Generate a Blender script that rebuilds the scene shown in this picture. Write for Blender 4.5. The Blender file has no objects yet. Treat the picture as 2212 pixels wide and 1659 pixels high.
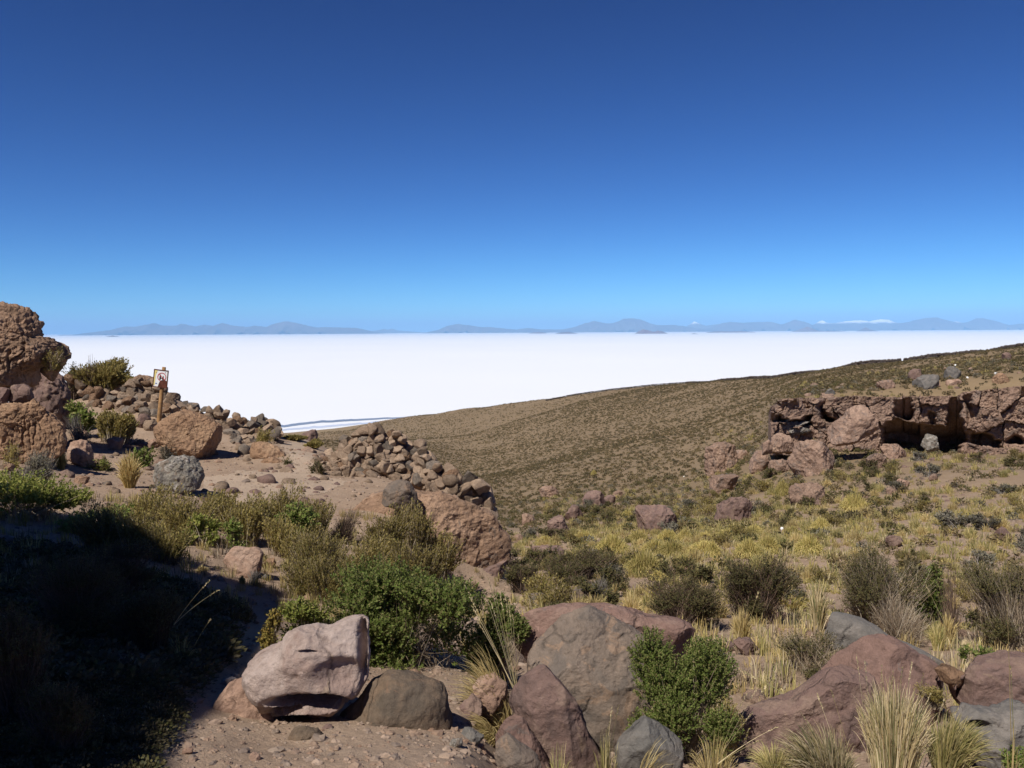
import bpy, bmesh, math, numpy as np
from mathutils import Euler, Matrix, Vector
from mathutils.bvhtree import BVHTree

# ------------------------------------------------------------ camera, sky, sun, exposure
scn = bpy.context.scene
COL = scn.collection
FPX = 1780.0                      # focal length in pixels of a 2212 x 1659 picture
PITCH, ROLL = math.radians(3.72), math.radians(0.33)
SUN_EL, SUN_AZ = math.radians(52), math.radians(33)      # azimuth: left of straight behind
cam = bpy.data.objects.new('camera', bpy.data.cameras.new('camera'))
COL.objects.link(cam)
cam.data.sensor_fit = 'HORIZONTAL'
cam.data.angle = 2 * math.atan(1106 / FPX)
cam.data.clip_start, cam.data.clip_end = 0.1, 600000
CR = Matrix.Rotation(math.pi / 2 - PITCH, 3, 'X') @ Matrix.Rotation(-ROLL, 3, 'Z')
cam.matrix_world = CR.to_4x4()
scn.camera = cam

w = bpy.data.worlds.new('World'); scn.world = w; w.use_nodes = True
nt = w.node_tree
sky = nt.nodes.new('ShaderNodeTexSky'); sky.sky_type = 'NISHITA'; sky.sun_disc = False
sky.sun_elevation = SUN_EL; sky.sun_rotation = math.pi + SUN_AZ
sky.altitude = 3800; sky.air_density = 1.0; sky.dust_density = 0.15; sky.ozone_density = 3.5
SKY = 0.085
bg = nt.nodes['Background']; bg.inputs['Strength'].default_value = SKY
sp = nt.nodes.new('ShaderNodeSeparateColor'); cm = nt.nodes.new('ShaderNodeCombineColor')
nt.links.new(sky.outputs[0], sp.inputs[0])
for i, (gain, gam) in enumerate(((.74, 1.88), (1.24, 1.756), (1.36, 1.53))):     # thin high-altitude air: deeper, more saturated blue
    src = sp.outputs[i]
    for op, v in (('MULTIPLY', SKY), ('POWER', gam), ('MULTIPLY', gain / SKY), ('MINIMUM', (.5, .75, 1.3)[i] / SKY)):
        mn = nt.nodes.new('ShaderNodeMath'); mn.operation = op; mn.inputs[1].default_value = v
        nt.links.new(src, mn.inputs[0]); src = mn.outputs[0]
    nt.links.new(src, cm.inputs[i])
nt.links.new(cm.outputs[0], bg.inputs['Color'])

sl = bpy.data.lights.new('sun', 'SUN'); sl.energy = 5.0; sl.angle = math.radians(0.5); sl.color = (1.0, 0.95, 0.87)
sun = bpy.data.objects.new('sun', sl); COL.objects.link(sun)
SUNV = np.array([-math.sin(SUN_AZ) * math.cos(SUN_EL), -math.cos(SUN_AZ) * math.cos(SUN_EL), math.sin(SUN_EL)])
sun.rotation_euler = Vector(SUNV).to_track_quat('Z', 'Y').to_euler()
sun.location = SUNV * 60
scn.view_settings.view_transform = 'Standard'
scn.view_settings.look = 'None'
scn.view_settings.exposure = 0.25
scn.view_settings.gamma = 1.0
scn.render.engine = 'CYCLES'
scn.cycles.max_bounces = 5; scn.cycles.diffuse_bounces = 3; scn.cycles.transparent_max_bounces = 4
scn.cycles.volume_bounces = 2
scn.cycles.use_denoising = True
try: scn.cycles.denoising_input_passes = 'RGB_ALBEDO_NORMAL'; scn.cycles.denoising_prefilter = 'ACCURATE'
except Exception: pass

# ------------------------------------------------------------ helpers: noise, projection, meshes
RNG = np.random.default_rng(7)
R3 = np.array(CR)

def U(px, py, d):
    """world point seen at photo pixel (px, py) at forward distance d"""
    px = np.asarray(px, float); py = np.asarray(py, float)
    c = np.stack([(px - 1106) / FPX, (829.5 - py) / FPX, -np.ones_like(px)], -1) @ R3.T
    return c * (np.asarray(d, float) / c[..., 1])[..., None]

def PX(P):
    c = np.asarray(P, float) @ R3
    return 1106 - FPX * c[..., 0] / c[..., 2], 829.5 + FPX * c[..., 1] / c[..., 2]

def _h(ix, iy, iz, seed):
    h = (ix * 374761393 + iy * 668265263 + iz * 1440662683 + seed * 1274126177) & 0xffffffff
    h = ((h ^ (h >> 13)) * 1274126177) & 0xffffffff
    h = ((h ^ (h >> 15)) * 2246822519) & 0xffffffff
    return h ^ (h >> 16)

def pn(P, seed=0):
    """gradient noise, about -1..1"""
    P = np.asarray(P, float); I = np.floor(P).astype(np.int64); f = P - I
    s = f * f * f * (f * (f * 6 - 15) + 10)
    out = 0.0
    for dx in (0, 1):
        wx = s[:, 0] if dx else 1 - s[:, 0]
        for dy in (0, 1):
            wy = s[:, 1] if dy else 1 - s[:, 1]
            for dz in (0, 1):
                wz = s[:, 2] if dz else 1 - s[:, 2]
                h = _h(I[:, 0] + dx, I[:, 1] + dy, I[:, 2] + dz, seed)
                g = ((h & 255) / 127.5 - 1) * (f[:, 0] - dx) + (((h >> 8) & 255) / 127.5 - 1) * (f[:, 1] - dy) + (((h >> 16) & 255) / 127.5 - 1) * (f[:, 2] - dz)
                out = out + wx * wy * wz * g
    return out * 1.3

def fbm(P, octv=4, seed=0, lac=2.1, gain=0.5):
    a, t, P = 1.0, 0.0, np.asarray(P, float)
    for k in range(octv):
        t = t + a * pn(P, seed + k * 17); P = P * lac + 3.7; a *= gain
    return t

def worley(P, seed=0):
    """distance to nearest cell point and to the second nearest"""
    I = np.floor(P).astype(np.int64)
    d1 = np.full(len(P), 9.0); d2 = d1.copy()
    for dx in (-1, 0, 1):
        for dy in (-1, 0, 1):
            for dz in (-1, 0, 1):
                J = I + (dx, dy, dz); h = _h(J[:, 0], J[:, 1], J[:, 2], seed)
                q = J + np.stack([(h & 255), (h >> 8) & 255, (h >> 16) & 255], 1) / 255.0
                d = np.sqrt(((P - q) ** 2).sum(1))
                d2 = np.minimum(d2, np.maximum(d1, d)); d1 = np.minimum(d1, d)
    return d1, d2

def mesh(name, V, F, mats, smooth=False, midx=None):
    V = np.ascontiguousarray(V, np.float32).reshape(-1, 3); F = np.ascontiguousarray(F, np.int32)
    me = bpy.data.meshes.new(name); n = F.shape[1]
    me.vertices.add(len(V)); me.vertices.foreach_set('co', V.ravel())
    me.loops.add(F.size); me.loops.foreach_set('vertex_index', F.ravel())
    me.polygons.add(len(F)); me.polygons.foreach_set('loop_start', np.arange(0, F.size, n, dtype=np.int32))
    for m in (mats if isinstance(mats, (list, tuple)) else [mats]): me.materials.append(m)
    me.polygons.foreach_set('use_smooth', np.full(len(F), smooth))
    if midx is not None: me.polygons.foreach_set('material_index', np.ascontiguousarray(midx, np.int32))
    me.update(calc_edges=True); me.validate()
    return me

def obj(name, me, loc=(0, 0, 0), parent=None):
    o = bpy.data.objects.new(name, me); COL.objects.link(o); o.location = [float(c) for c in loc]
    if parent: o.parent = parent
    return o

def tag(o, label=None, cat=None, group=None, kind=None):
    if label: o['label'] = label
    if cat: o['category'] = cat
    if group: o['group'] = group
    if kind: o['kind'] = kind
    return o

_ico = {}
def ico(level):
    if level not in _ico:
        bm = bmesh.new(); bmesh.ops.create_icosphere(bm, subdivisions=level, radius=1)
        V = np.array([v.co[:] for v in bm.verts]); F = np.array([[v.index for v in f.verts] for f in bm.faces]); bm.free()
        _ico[level] = (V / np.linalg.norm(V, axis=1)[:, None], F)
    return _ico[level]

def strips(P, wd, side):
    N, K = P.shape[:2]
    o = side[:, None, :] * wd[:, :, None] * 0.5
    V = np.stack([P - o, P + o], 2).reshape(-1, 3)
    b = (np.arange(N)[:, None] * K + np.arange(K - 1)[None]) * 2
    return V, np.stack([b, b + 1, b + 3, b + 2], -1).reshape(-1, 4)

def leaves(base, dr, side, L, W):
    L = np.asarray(L)[:, None]; W = np.asarray(W)[:, None]
    m = base + dr * L * 0.5
    V = np.stack([base, m + side * W * 0.5, base + dr * L, m - side * W * 0.5], 1).reshape(-1, 3)
    return V, np.arange(len(V)).reshape(-1, 4)

def nz(a): return a / np.maximum(np.linalg.norm(a, axis=-1, keepdims=True), 1e-9)
def rdir(n, rng): return nz(rng.normal(size=(n, 3)))
def join(parts):
    V, F, o = [], [], 0
    for v, f in parts: V.append(v); F.append(f + o); o += len(v)
    return np.concatenate(V), np.concatenate(F)

# ------------------------------------------------------------ materials
class NT:
    def __init__(s, name):
        s.m = bpy.data.materials.new(name); s.m.use_nodes = True; s.t = s.m.node_tree
        s.b = s.t.nodes['Principled BSDF']; s.b.inputs['Roughness'].default_value = 0.92; s.b.inputs['Specular IOR Level'].default_value = 0.15
    def n(s, kind, **kw):
        x = s.t.nodes.new('ShaderNode' + kind)
        for k, v in kw.items(): setattr(x, k, v)
        return x
    def l(s, a, b): s.t.links.new(a, b)
    def noise(s, vec, scale, detail=6, rough=0.55, dist=0.0):
        x = s.n('TexNoise'); x.inputs['Scale'].default_value = scale; x.inputs['Detail'].default_value = detail
        x.inputs['Roughness'].default_value = rough; x.inputs['Distortion'].default_value = dist
        if vec is not None: s.l(vec, x.inputs['Vector'])
        return x.outputs['Fac']
    def ramp(s, fac, stops):
        x = s.n('ValToRGB'); e = x.color_ramp.elements
        while len(e) < len(stops): e.new(0.5)
        for k, (p, c) in enumerate(stops):
            e[k].position = p; e[k].color = (*c, 1) if isinstance(c, tuple) else (c, c, c, 1)
        s.l(fac, x.inputs[0]); return x.outputs[0]
    def mix(s, fac, a, b, mode='MIX'):
        x = s.n('MixRGB', blend_type=mode)
        for i, v in ((0, fac), (1, a), (2, b)):
            if isinstance(v, (int, float)): x.inputs[i].default_value = v
            elif isinstance(v, tuple): x.inputs[i].default_value = (*v, 1)
            else: s.l(v, x.inputs[i])
        return x.outputs[0]
    def bump(s, h, strength, dist, prev=None):
        x = s.n('Bump'); x.inputs['Strength'].default_value = strength; x.inputs['Distance'].default_value = dist
        s.l(h, x.inputs['Height'])
        if prev: s.l(prev, x.inputs['Normal'])
        return x.outputs[0]

def rock_mat(name, c1, c2, c3, patch, patch_at=0.6, k=1.0, bump=1.0, speck=(0.55, 0.48, 0.42), var=0.25, cong=False):
    """k: features per metre; c1/c2/c3 base tones, patch: lichen or stain with a shape of its own"""
    s = NT(name); tc = s.n('TexCoord'); oi = s.n('ObjectInfo')
    av = s.n('VectorMath', operation='MULTIPLY_ADD'); cb = s.n('CombineXYZ')
    for i in range(3): s.l(oi.outputs['Random'], cb.inputs[i])
    s.l(cb.outputs[0], av.inputs[0]); av.inputs[1].default_value = (37, 53, 71); s.l(tc.outputs['Object'], av.inputs[2])
    v = av.outputs[0]
    a = s.noise(v, 1.6 * k, 8, 0.6, 0.6)
    col = s.ramp(a, [(0.4, c2), (0.48, c1), (0.52, c1), (0.6, c3)])
    p = s.noise(v, 2.3 * k, 10, 0.68, 0.9)
    col = s.mix(s.ramp(p, [(patch_at - 0.015, 0.0), (patch_at + 0.02, 0.85)]), col, patch)
    m = s.noise(v, 14 * k, 5, 0.7)
    col = s.mix(0.55, col, s.ramp(m, [(0.28, 0.33), (0.72, 0.68)]), 'OVERLAY')
    wv = s.n('VectorMath', operation='MULTIPLY_ADD'); nd = s.n('TexNoise'); nd.inputs['Scale'].default_value = 2.5 * k; nd.inputs['Detail'].default_value = 6; s.l(v, nd.inputs['Vector'])
    s.l(nd.outputs['Color'], wv.inputs[0]); wv.inputs[1].default_value = (.5 / k,) * 3; s.l(v, wv.inputs[2])
    ve = s.n('TexVoronoi', feature='DISTANCE_TO_EDGE'); ve.inputs['Scale'].default_value = .95 * k; s.l(wv.outputs[0], ve.inputs['Vector'])
    crack = s.mix(s.ramp(s.noise(v, 1.1 * k, 3, .5), [(.48, 0.), (.56, 1.)]), (1., 1., 1.), s.ramp(ve.outputs['Distance'], [(0.0, 0.), (.035, 1.)]))
    col = s.mix(s.ramp(crack, [(0., .6), (.8, 0.)]), col, tuple(.4 * c for c in c2))
    f = s.noise(v, 95 * k, 3, 0.6)
    col = s.mix(s.ramp(f, [(0.66, 0.0), (0.74, 0.5)]), col, speck)
    col = s.mix(s.ramp(f, [(0.27, 0.5), (0.36, 0.0)]), col, tuple(0.35 * c for c in c1))
    lk = s.noise(v, 5.5 * k, 7, 0.75, .4)
    col = s.mix(s.ramp(lk, [(0.615, 0.0), (0.65, 0.55)]), col, tuple(.45 * c for c in c2)); col = s.mix(s.ramp(lk, [(0.33, 0.45), (0.365, 0.0)]), col, tuple(min(.6, 1.55 * c) for c in c3))
    hs = s.n('HueSaturation'); s.l(col, hs.inputs['Color'])
    mr = s.n('MapRange'); mr.inputs[3].default_value = 1 - var; mr.inputs[4].default_value = 1 + var
    s.l(oi.outputs['Random'], mr.inputs[0]); s.l(mr.outputs[0], hs.inputs['Value'])
    s.l(hs.outputs[0], s.b.inputs['Base Color'])
    nb = s.bump(s.noise(v, 9 * k, 8, 0.7), 0.85 * bump, 0.055 / k)
    nb = s.bump(s.noise(v, 27 * k, 6, 0.7), 0.7 * bump, 0.025 / k, nb)
    nb = s.bump(s.noise(v, 60 * k, 5, 0.65), 0.55 * bump, 0.012 / k, nb)
    nb = s.bump(crack, .6, .03 / k, nb)
    if cong:
        vo = s.n('TexVoronoi'); vo.inputs['Scale'].default_value = 7 * k; s.l(v, vo.inputs['Vector'])
        nb = s.bump(vo.outputs['Distance'], 0.7, 0.06 / k, nb)
    s.l(nb, s.b.inputs['Normal'])
    return s.m

def leaf_mat(name, cols, trans=0.3):
    s = NT(name); g = s.n('NewGeometry'); oi = s.n('ObjectInfo')
    n = len(cols)
    c = s.ramp(g.outputs['Random Per Island'], [((i + 0.5) / n, cc) for i, cc in enumerate(cols)])
    hs = s.n('HueSaturation'); s.l(c, hs.inputs['Color'])
    mr = s.n('MapRange'); mr.inputs[3].default_value = 0.75; mr.inputs[4].default_value = 1.25
    s.l(oi.outputs['Random'], mr.inputs[0]); s.l(mr.outputs[0], hs.inputs['Value'])
    s.l(hs.outputs[0], s.b.inputs['Base Color']); s.b.inputs['Roughness'].default_value = 0.6
    tr = s.n('BsdfTranslucent'); s.l(hs.outputs[0], tr.inputs[0])
    mx = s.n('MixShader'); mx.inputs[0].default_value = trans
    s.l(s.b.outputs[0], mx.inputs[1]); s.l(tr.outputs[0], mx.inputs[2])
    s.l(mx.outputs[0], s.t.nodes['Material Output'].inputs['Surface'])
    return s.m

def plain(name, col, rough=0.8, nscale=None, amt=0.3):
    s = NT(name); s.b.inputs['Roughness'].default_value = rough
    if nscale:
        tc = s.n('TexCoord'); f = s.noise(tc.outputs['Object'], nscale, 6, 0.6)
        s.l(s.ramp(f, [(0.3, tuple(c * (1 - amt) for c in col)), (0.7, tuple(min(1, c * (1 + amt)) for c in col))]), s.b.inputs['Base Color'])
    else: s.b.inputs['Base Color'].default_value = (*col, 1)
    return s.m

M = {}
M['pale'] = rock_mat('pale_rock', (.36, .275, .235), (.30, .215, .18), (.41, .325, .285), (.42, .31, .22), .62, 2.0, 1.0, (.5, .44, .4), .04)
M['brown'] = rock_mat('brown_rock', (.135, .1, .072), (.105, .082, .062), (.165, .115, .078), (.19, .12, .08), .62, 2.5, .8, (.34, .28, .22), .08)
M['pink'] = rock_mat('pink_rock', (.31, .2, .145), (.26, .165, .12), (.35, .24, .18), (.4, .29, .2), .64, 2.0, .9, (.5, .4, .32), .1)
M['grey'] = rock_mat('grey_rock', (.168, .13, .103), (.135, .11, .092), (.205, .155, .12), (.24, .165, .115), .56, 2.2, .8, (.4, .35, .28), .15)
M['red'] = rock_mat('red_rock', (.19, .118, .095), (.158, .1, .083), (.225, .148, .118), (.14, .108, .095), .6, 1.8, .8, (.4, .3, .26), .1)
M['mauve'] = rock_mat('mauve_rock', (.17, .11, .092), (.14, .095, .082), (.205, .14, .11), (.23, .16, .115), .62, 2.2, .8, (.4, .33, .28), .1)
M['slate'] = rock_mat('slate_rock', (.142, .128, .114), (.115, .107, .098), (.17, .15, .132), (.17, .12, .1), .66, 2.0, .6, (.35, .33, .3), .08)
M['cong'] = rock_mat('conglomerate', (.27, .172, .115), (.21, .135, .09), (.33, .215, .145), (.19, .145, .115), .6, 1.3, 1.3, (.45, .34, .25), .1, True)
M['orange'] = rock_mat('orange_rock', (.3, .185, .115), (.245, .15, .092), (.35, .225, .14), (.2, .13, .09), .64, 1.2, 1.3, (.45, .34, .24), .06, True)
M['cliff'] = rock_mat('cliff_rock', (.31, .205, .15), (.25, .165, .122), (.36, .245, .18), (.21, .155, .125), .56, .5, 1.4, (.4, .32, .27), .12, True)
M['lichen'] = rock_mat('lichen_rock', (.2, .18, .15), (.14, .125, .11), (.33, .3, .265), (.17, .13, .1), .55, 2.6, 1.3, (.5, .46, .42), .05, True)
M['stone'] = rock_mat('wall_stone', (.28, .2, .14), (.235, .165, .115), (.33, .24, .17), (.18, .15, .125), .6, 1.6, 1.0, (.42, .34, .27), .35)
M['stone_grey'] = rock_mat('wall_stone_grey', (.185, .15, .12), (.145, .12, .1), (.23, .18, .14), (.2, .15, .11), .62, 1.6, 1.0, (.4, .35, .3), .3)
M['wall_dark'] = rock_mat('dark_wall_stone', (.075, .058, .05), (.055, .045, .04), (.095, .075, .062), (.11, .085, .065), .62, .4, 1.0, (.2, .17, .14), .1)

M['leaf_green'] = leaf_mat('leaf_green', [(0.13, 0.18, 0.035), (0.17, 0.23, 0.05), (0.22, 0.27, 0.07), (0.27, 0.3, 0.095), (0.14, 0.19, 0.04), (0.34, 0.31, 0.12), (0.19, 0.24, 0.06), (0.25, 0.2, 0.09)], 0.45)
M['leaf_olive'] = leaf_mat('leaf_olive', [(0.3, 0.235, 0.075), (0.23, 0.195, 0.06), (0.38, 0.3, 0.105), (0.43, 0.33, 0.13), (0.2, 0.19, 0.055), (0.33, 0.265, 0.095)], 0.4)
M['leaf_bright'] = leaf_mat('leaf_bright', [(0.2, 0.23, 0.05), (0.27, 0.28, 0.07), (0.16, 0.2, 0.045), (0.36, 0.33, 0.1)], 0.4)
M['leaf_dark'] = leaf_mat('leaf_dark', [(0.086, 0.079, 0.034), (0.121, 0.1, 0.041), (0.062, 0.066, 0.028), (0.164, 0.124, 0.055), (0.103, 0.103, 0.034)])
M['leaf_grey'] = leaf_mat('leaf_grey', [(0.15, 0.143, 0.112), (0.21, 0.188, 0.143), (0.112, 0.105, 0.075), (0.18, 0.158, 0.098)])
M['leaf_yellow'] = leaf_mat('leaf_yellow', [(.26, .2, .05), (.2, .17, .045), (.32, .22, .06)])
M['twig'] = leaf_mat('twig', [(0.208, 0.15, 0.098), (0.312, 0.247, 0.169), (0.13, 0.091, 0.065), (0.39, 0.325, 0.247)], 0.0)
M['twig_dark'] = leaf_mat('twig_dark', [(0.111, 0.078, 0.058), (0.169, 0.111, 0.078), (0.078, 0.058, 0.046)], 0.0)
M['twig_grey'] = leaf_mat('twig_grey', [(.2, .18, .155), (.28, .25, .22), (.14, .125, .11)], 0.0)
M['straw'] = leaf_mat('straw', [(0.47, 0.347, 0.146), (0.56, 0.437, 0.202), (0.381, 0.28, 0.112), (0.65, 0.526, 0.269), (0.291, 0.235, 0.084)], 0.25)
M['straw_green'] = leaf_mat('straw_green', [(0.448, 0.37, 0.146), (0.269, 0.258, 0.084), (0.538, 0.426, 0.19), (0.157, 0.168, 0.056), (0.616, 0.504, 0.246)], 0.25)
M['straw_pale'] = leaf_mat('straw_pale', [(0.582, 0.47, 0.28), (0.672, 0.56, 0.358), (0.493, 0.381, 0.202), (0.336, 0.291, 0.134), (0.19, 0.19, 0.09)], 0.25)
M['yellow_mop'] = leaf_mat('yellow_mop', [(.5, .4, .14), (.58, .47, .2), (.44, .36, .12), (.3, .27, .085)], 0.25)
M['pebble'] = leaf_mat('pebble', [(.3, .21, .15), (.22, .15, .11), (.38, .28, .21), (.17, .13, .105), (.33, .25, .19), (.25, .16, .11)], 0.0)
M['scrub'] = leaf_mat('scrub', [(.165, .12, .057), (.135, .105, .052), (.195, .145, .068), (.115, .09, .047)], 0.15)
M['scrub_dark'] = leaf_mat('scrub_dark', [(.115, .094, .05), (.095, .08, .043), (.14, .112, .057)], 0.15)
M['white'] = plain('white_stone', (.8, .79, .76), .8)
# ------------------------------------------------------------ terrain
FAR_L = [(45, 975), (100, 975), (250, 965), (700, 945), (1500, 932), (2400, 930), (3000, 930)]
COLS = {
 -1100: [(2.5, 1800), (5, 1350), (9, 1080), (14, 930), (20, 860), (30, 850), (38, 900)] + FAR_L,
 -400: [(2.8, 1750), (5, 1380), (8, 1170), (12, 1020), (18, 930), (24, 870), (30, 860), (38, 920)] + FAR_L,
 0: [(3.0, 1700), (4.8, 1410), (8, 1200), (11, 1095), (13.5, 1025), (16, 985), (19, 955), (24, 880), (28, 880), (34, 940)] + FAR_L,
 150: [(3.1, 1690), (5, 1400), (8.3, 1200), (11.3, 1105), (14, 1045), (17, 1005), (20, 965), (23, 905), (26, 850), (29, 870), (34, 940)] + FAR_L,
 280: [(3.2, 1680), (5.2, 1400), (8.5, 1200), (11.5, 1115), (14.5, 1055), (17.5, 1012), (21, 960), (23.2, 908), (25, 850), (26.3, 812), (29, 850), (34, 940)] + FAR_L,
 360: [(3.3, 1670), (5.4, 1410), (8.7, 1215), (12, 1115), (15, 1055), (18, 1015), (20.5, 990), (23, 910), (24.6, 860), (26, 832), (29, 870), (34, 950)] + FAR_L,
 430: [(3.3, 1665), (5.5, 1420), (8.8, 1230), (12, 1125), (15.3, 1060), (18, 1020), (20.5, 995), (22.5, 945), (24.5, 892), (27, 905), (32, 950)] + FAR_L,
 520: [(3.35, 1662), (5.8, 1430), (9.2, 1240), (12, 1140), (15.6, 1066), (18, 1025), (20.5, 1000), (23, 955), (25, 900), (27, 915), (33, 955)] + FAR_L,
 600: [(3.4, 1659), (6, 1430), (9.2, 1260), (12, 1150), (16, 1064), (18, 1030), (20.5, 995), (24, 962), (27, 948), (32, 946), (45, 960), (100, 958), (250, 950), (700, 944), (1500, 937), (2400, 934), (3000, 934)],
 650: [(3.4, 1659), (6, 1430), (9.2, 1270), (12.5, 1150), (16.3, 1064), (18.5, 1026), (21, 992), (25, 962), (30, 945), (36, 946), (50, 965), (100, 962), (250, 950), (700, 938), (1500, 931), (2400, 927), (3000, 927)],
 720: [(3.4, 1659), (6, 1430), (9.2, 1275), (12.5, 1160), (16.3, 1070), (18.5, 1032), (20.5, 1005), (25, 985), (30, 985), (50, 990), (100, 972), (250, 950), (700, 931), (1500, 925), (2400, 921), (3000, 922)],
 800: [(3.4, 1659), (6, 1440), (9.5, 1280), (12, 1190), (13.8, 1130), (16, 1075), (19, 1025), (22, 1005), (26, 1030), (34, 1035), (60, 1020), (120, 990), (300, 948), (900, 910), (1500, 913), (2400, 914), (3000, 918)],
 900: [(3.4, 1659), (6, 1450), (9.5, 1300), (12, 1270), (13.5, 1215), (15, 1120), (17.5, 1052), (19, 1050), (21.5, 1110), (34, 1090), (60, 1060), (120, 1018), (300, 958), (850, 894), (1500, 905), (2400, 912)],
 1000: [(3.4, 1659), (6, 1460), (9.5, 1330), (12, 1350), (14.2, 1305), (15.3, 1170), (17, 1100), (18.5, 1140), (22, 1165), (34, 1120), (60, 1085), (120, 1040), (350, 960), (750, 880), (1500, 900), (2400, 912)],
 1100: [(3.0, 1860), (3.9, 1720), (5.2, 1615), (6, 1520), (9, 1380), (12, 1325), (16, 1245), (25, 1190), (40, 1145), (70, 1098), (120, 1050), (300, 955), (650, 867), (1200, 885), (2400, 905)],
 1250: [(3.0, 1860), (3.9, 1720), (5.2, 1615), (7, 1430), (10, 1335), (14, 1280), (20, 1212), (30, 1160), (50, 1106), (80, 1058), (130, 1008), (250, 935), (500, 849), (1000, 880), (2400, 905)],
 1480: [(3.0, 1860), (3.9, 1720), (5.2, 1615), (7, 1430), (10, 1335), (14, 1272), (20, 1205), (30, 1150), (45, 1103), (100, 1000), (170, 925), (300, 848), (400, 823), (800, 870), (2400, 900)],
 1640: [(3.0, 1860), (3.9, 1720), (5.2, 1615), (7, 1430), (10, 1340), (14, 1265), (20, 1200), (30, 1143), (43, 1085), (64, 1000), (90, 950), (150, 875), (280, 815), (400, 830), (2400, 890)],
 1674: [(3.0, 1860), (3.9, 1720), (5.2, 1615), (7, 1430), (10, 1340), (14, 1265), (20, 1200), (30, 1143), (43, 1085), (64, 1000), (90, 950), (150, 875), (280, 815), (400, 830), (2400, 890)],
 1690: [(3.0, 1860), (3.9, 1720), (5.2, 1615), (7, 1430), (10, 1342), (14, 1262), (20, 1200), (30, 1140), (42, 1080), (51, 1030), (60.5, 985), (62.5, 872), (72, 862), (110, 835), (260, 807), (400, 830), (2400, 880)],
 1850: [(3.0, 1860), (3.9, 1720), (5.2, 1615), (7, 1435), (10, 1350), (14, 1262), (20, 1192), (30, 1122), (40, 1062), (48, 1014), (58, 982), (65.5, 986), (67, 850), (80, 832), (120, 808), (210, 787), (400, 820), (2400, 860)],
 2000: [(3.0, 1860), (3.9, 1720), (5.2, 1615), (7, 1440), (10, 1358), (14, 1268), (20, 1180), (30, 1100), (40, 1032), (46, 1000), (60, 980), (66, 985), (67.5, 838), (78, 815), (110, 792), (180, 772), (400, 810), (2400, 850)],
 2212: [(3.0, 1860), (3.9, 1720), (5.2, 1615), (7, 1445), (10, 1365), (14, 1275), (20, 1170), (28, 1092), (36, 1032), (44, 1000), (57, 975), (64.5, 978), (66, 834), (70, 802), (100, 768), (150, 747), (400, 800), (2400, 850)],
 2600: [(3.0, 1860), (3.9, 1720), (5.2, 1615), (7, 1450), (10, 1365), (14, 1270), (20, 1155), (28, 1070), (38, 1000), (52, 940), (57, 835), (70, 780), (100, 735), (140, 712), (400, 780), (2400, 850)],
 3300: [(3.4, 1750), (7, 1450), (14, 1240), (28, 1030), (50, 880), (57, 800), (100, 700), (140, 680), (400, 760), (2400, 850)],
}
fine = np.radians(np.linspace(-47, 47, 1050)); step = fine[1] - fine[0]
coarse = np.linspace(math.radians(47.6), 2 * math.pi - math.radians(47.6), 150)
AZ = np.concatenate([fine, coarse, [2 * math.pi + fine[0]]])            # closes on itself
LR = np.concatenate([np.linspace(math.log(.35), math.log(2.6), 34)[:-1], np.linspace(math.log(2.6), math.log(32), 400)[:-1], np.linspace(math.log(32), math.log(3200), 250)])
for a_, b_ in ((1100, 1250), (1250, 1480), (1480, 1640)):          # in-between columns keep the ridge line even
    A_, B_ = np.array(COLS[a_], float), np.array(COLS[b_], float)
    for k in range(a_ + 25, b_ - 10, 25):
        t = (k - a_) / (b_ - a_); COLS[k] = [tuple(v) for v in np.stack([np.exp(np.log(A_[:, 0]) * (1 - t) + np.log(B_[:, 0]) * t), A_[:, 1] * (1 - t) + B_[:, 1] * t], 1)]
ky = sorted(COLS); kaz = np.array([math.atan((k - 1106) / FPX) for k in ky])
prof = []
for k, a in zip(ky, kaz):
    d = np.array([p[0] for p in COLS[k]], float); z = U(np.full(len(d), k), np.array([p[1] for p in COLS[k]], float), d)[:, 2]
    lr = np.log(d / math.cos(a))
    prof.append(np.interp(LR, np.concatenate([[math.log(.3)], lr]), np.concatenate([[-1.68], z])))
prof = np.array(prof)
Zb = np.empty((len(AZ), len(LR)))
for j in range(len(LR)): Zb[:, j] = np.interp(np.where(AZ > math.pi, AZ - 2 * math.pi, AZ), kaz, prof[:, j])
def blur(A, s, ax):
    k = np.exp(-0.5 * (np.arange(-3 * s, 3 * s + 1) / s) ** 2); k /= k.sum()
    A = np.moveaxis(A, ax, 0); p = np.concatenate([np.repeat(A[:1], 3 * s, 0), A, np.repeat(A[-1:], 3 * s, 0)])
    return np.moveaxis(sum(k[i] * p[i:i + len(A)] for i in range(len(k))), 0, ax)
Zs = blur(Zb, 6, 1); kf = np.clip((LR - math.log(28)) / .15, 0, 1)[None]; Zs = Zs * (1 - kf) + blur(Zb, 1, 1) * kf
nf = len(fine)
Zs[:nf] = blur(Zs[:nf], 9, 0)
back = np.clip((np.abs(np.where(AZ > math.pi, AZ - 2 * math.pi, AZ)) - math.radians(60)) / math.radians(60), 0, 1)[:, None]
rr = np.exp(LR)[None]
Zs = Zs * (1 - back) + back * (-1.7 + 0.12 * np.maximum(rr - 4, 0) * (rr < 1e9) * np.exp(-rr / 250))
Zs[-1] = Zs[0]
X = (np.sin(AZ)[:, None] * rr); Y = (np.cos(AZ)[:, None] * rr)
flat = np.stack([X.ravel(), Y.ravel(), np.zeros(X.size)], 1)
nzv = np.zeros(X.size); rfl = np.repeat(rr, len(AZ), 0).ravel()
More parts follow.
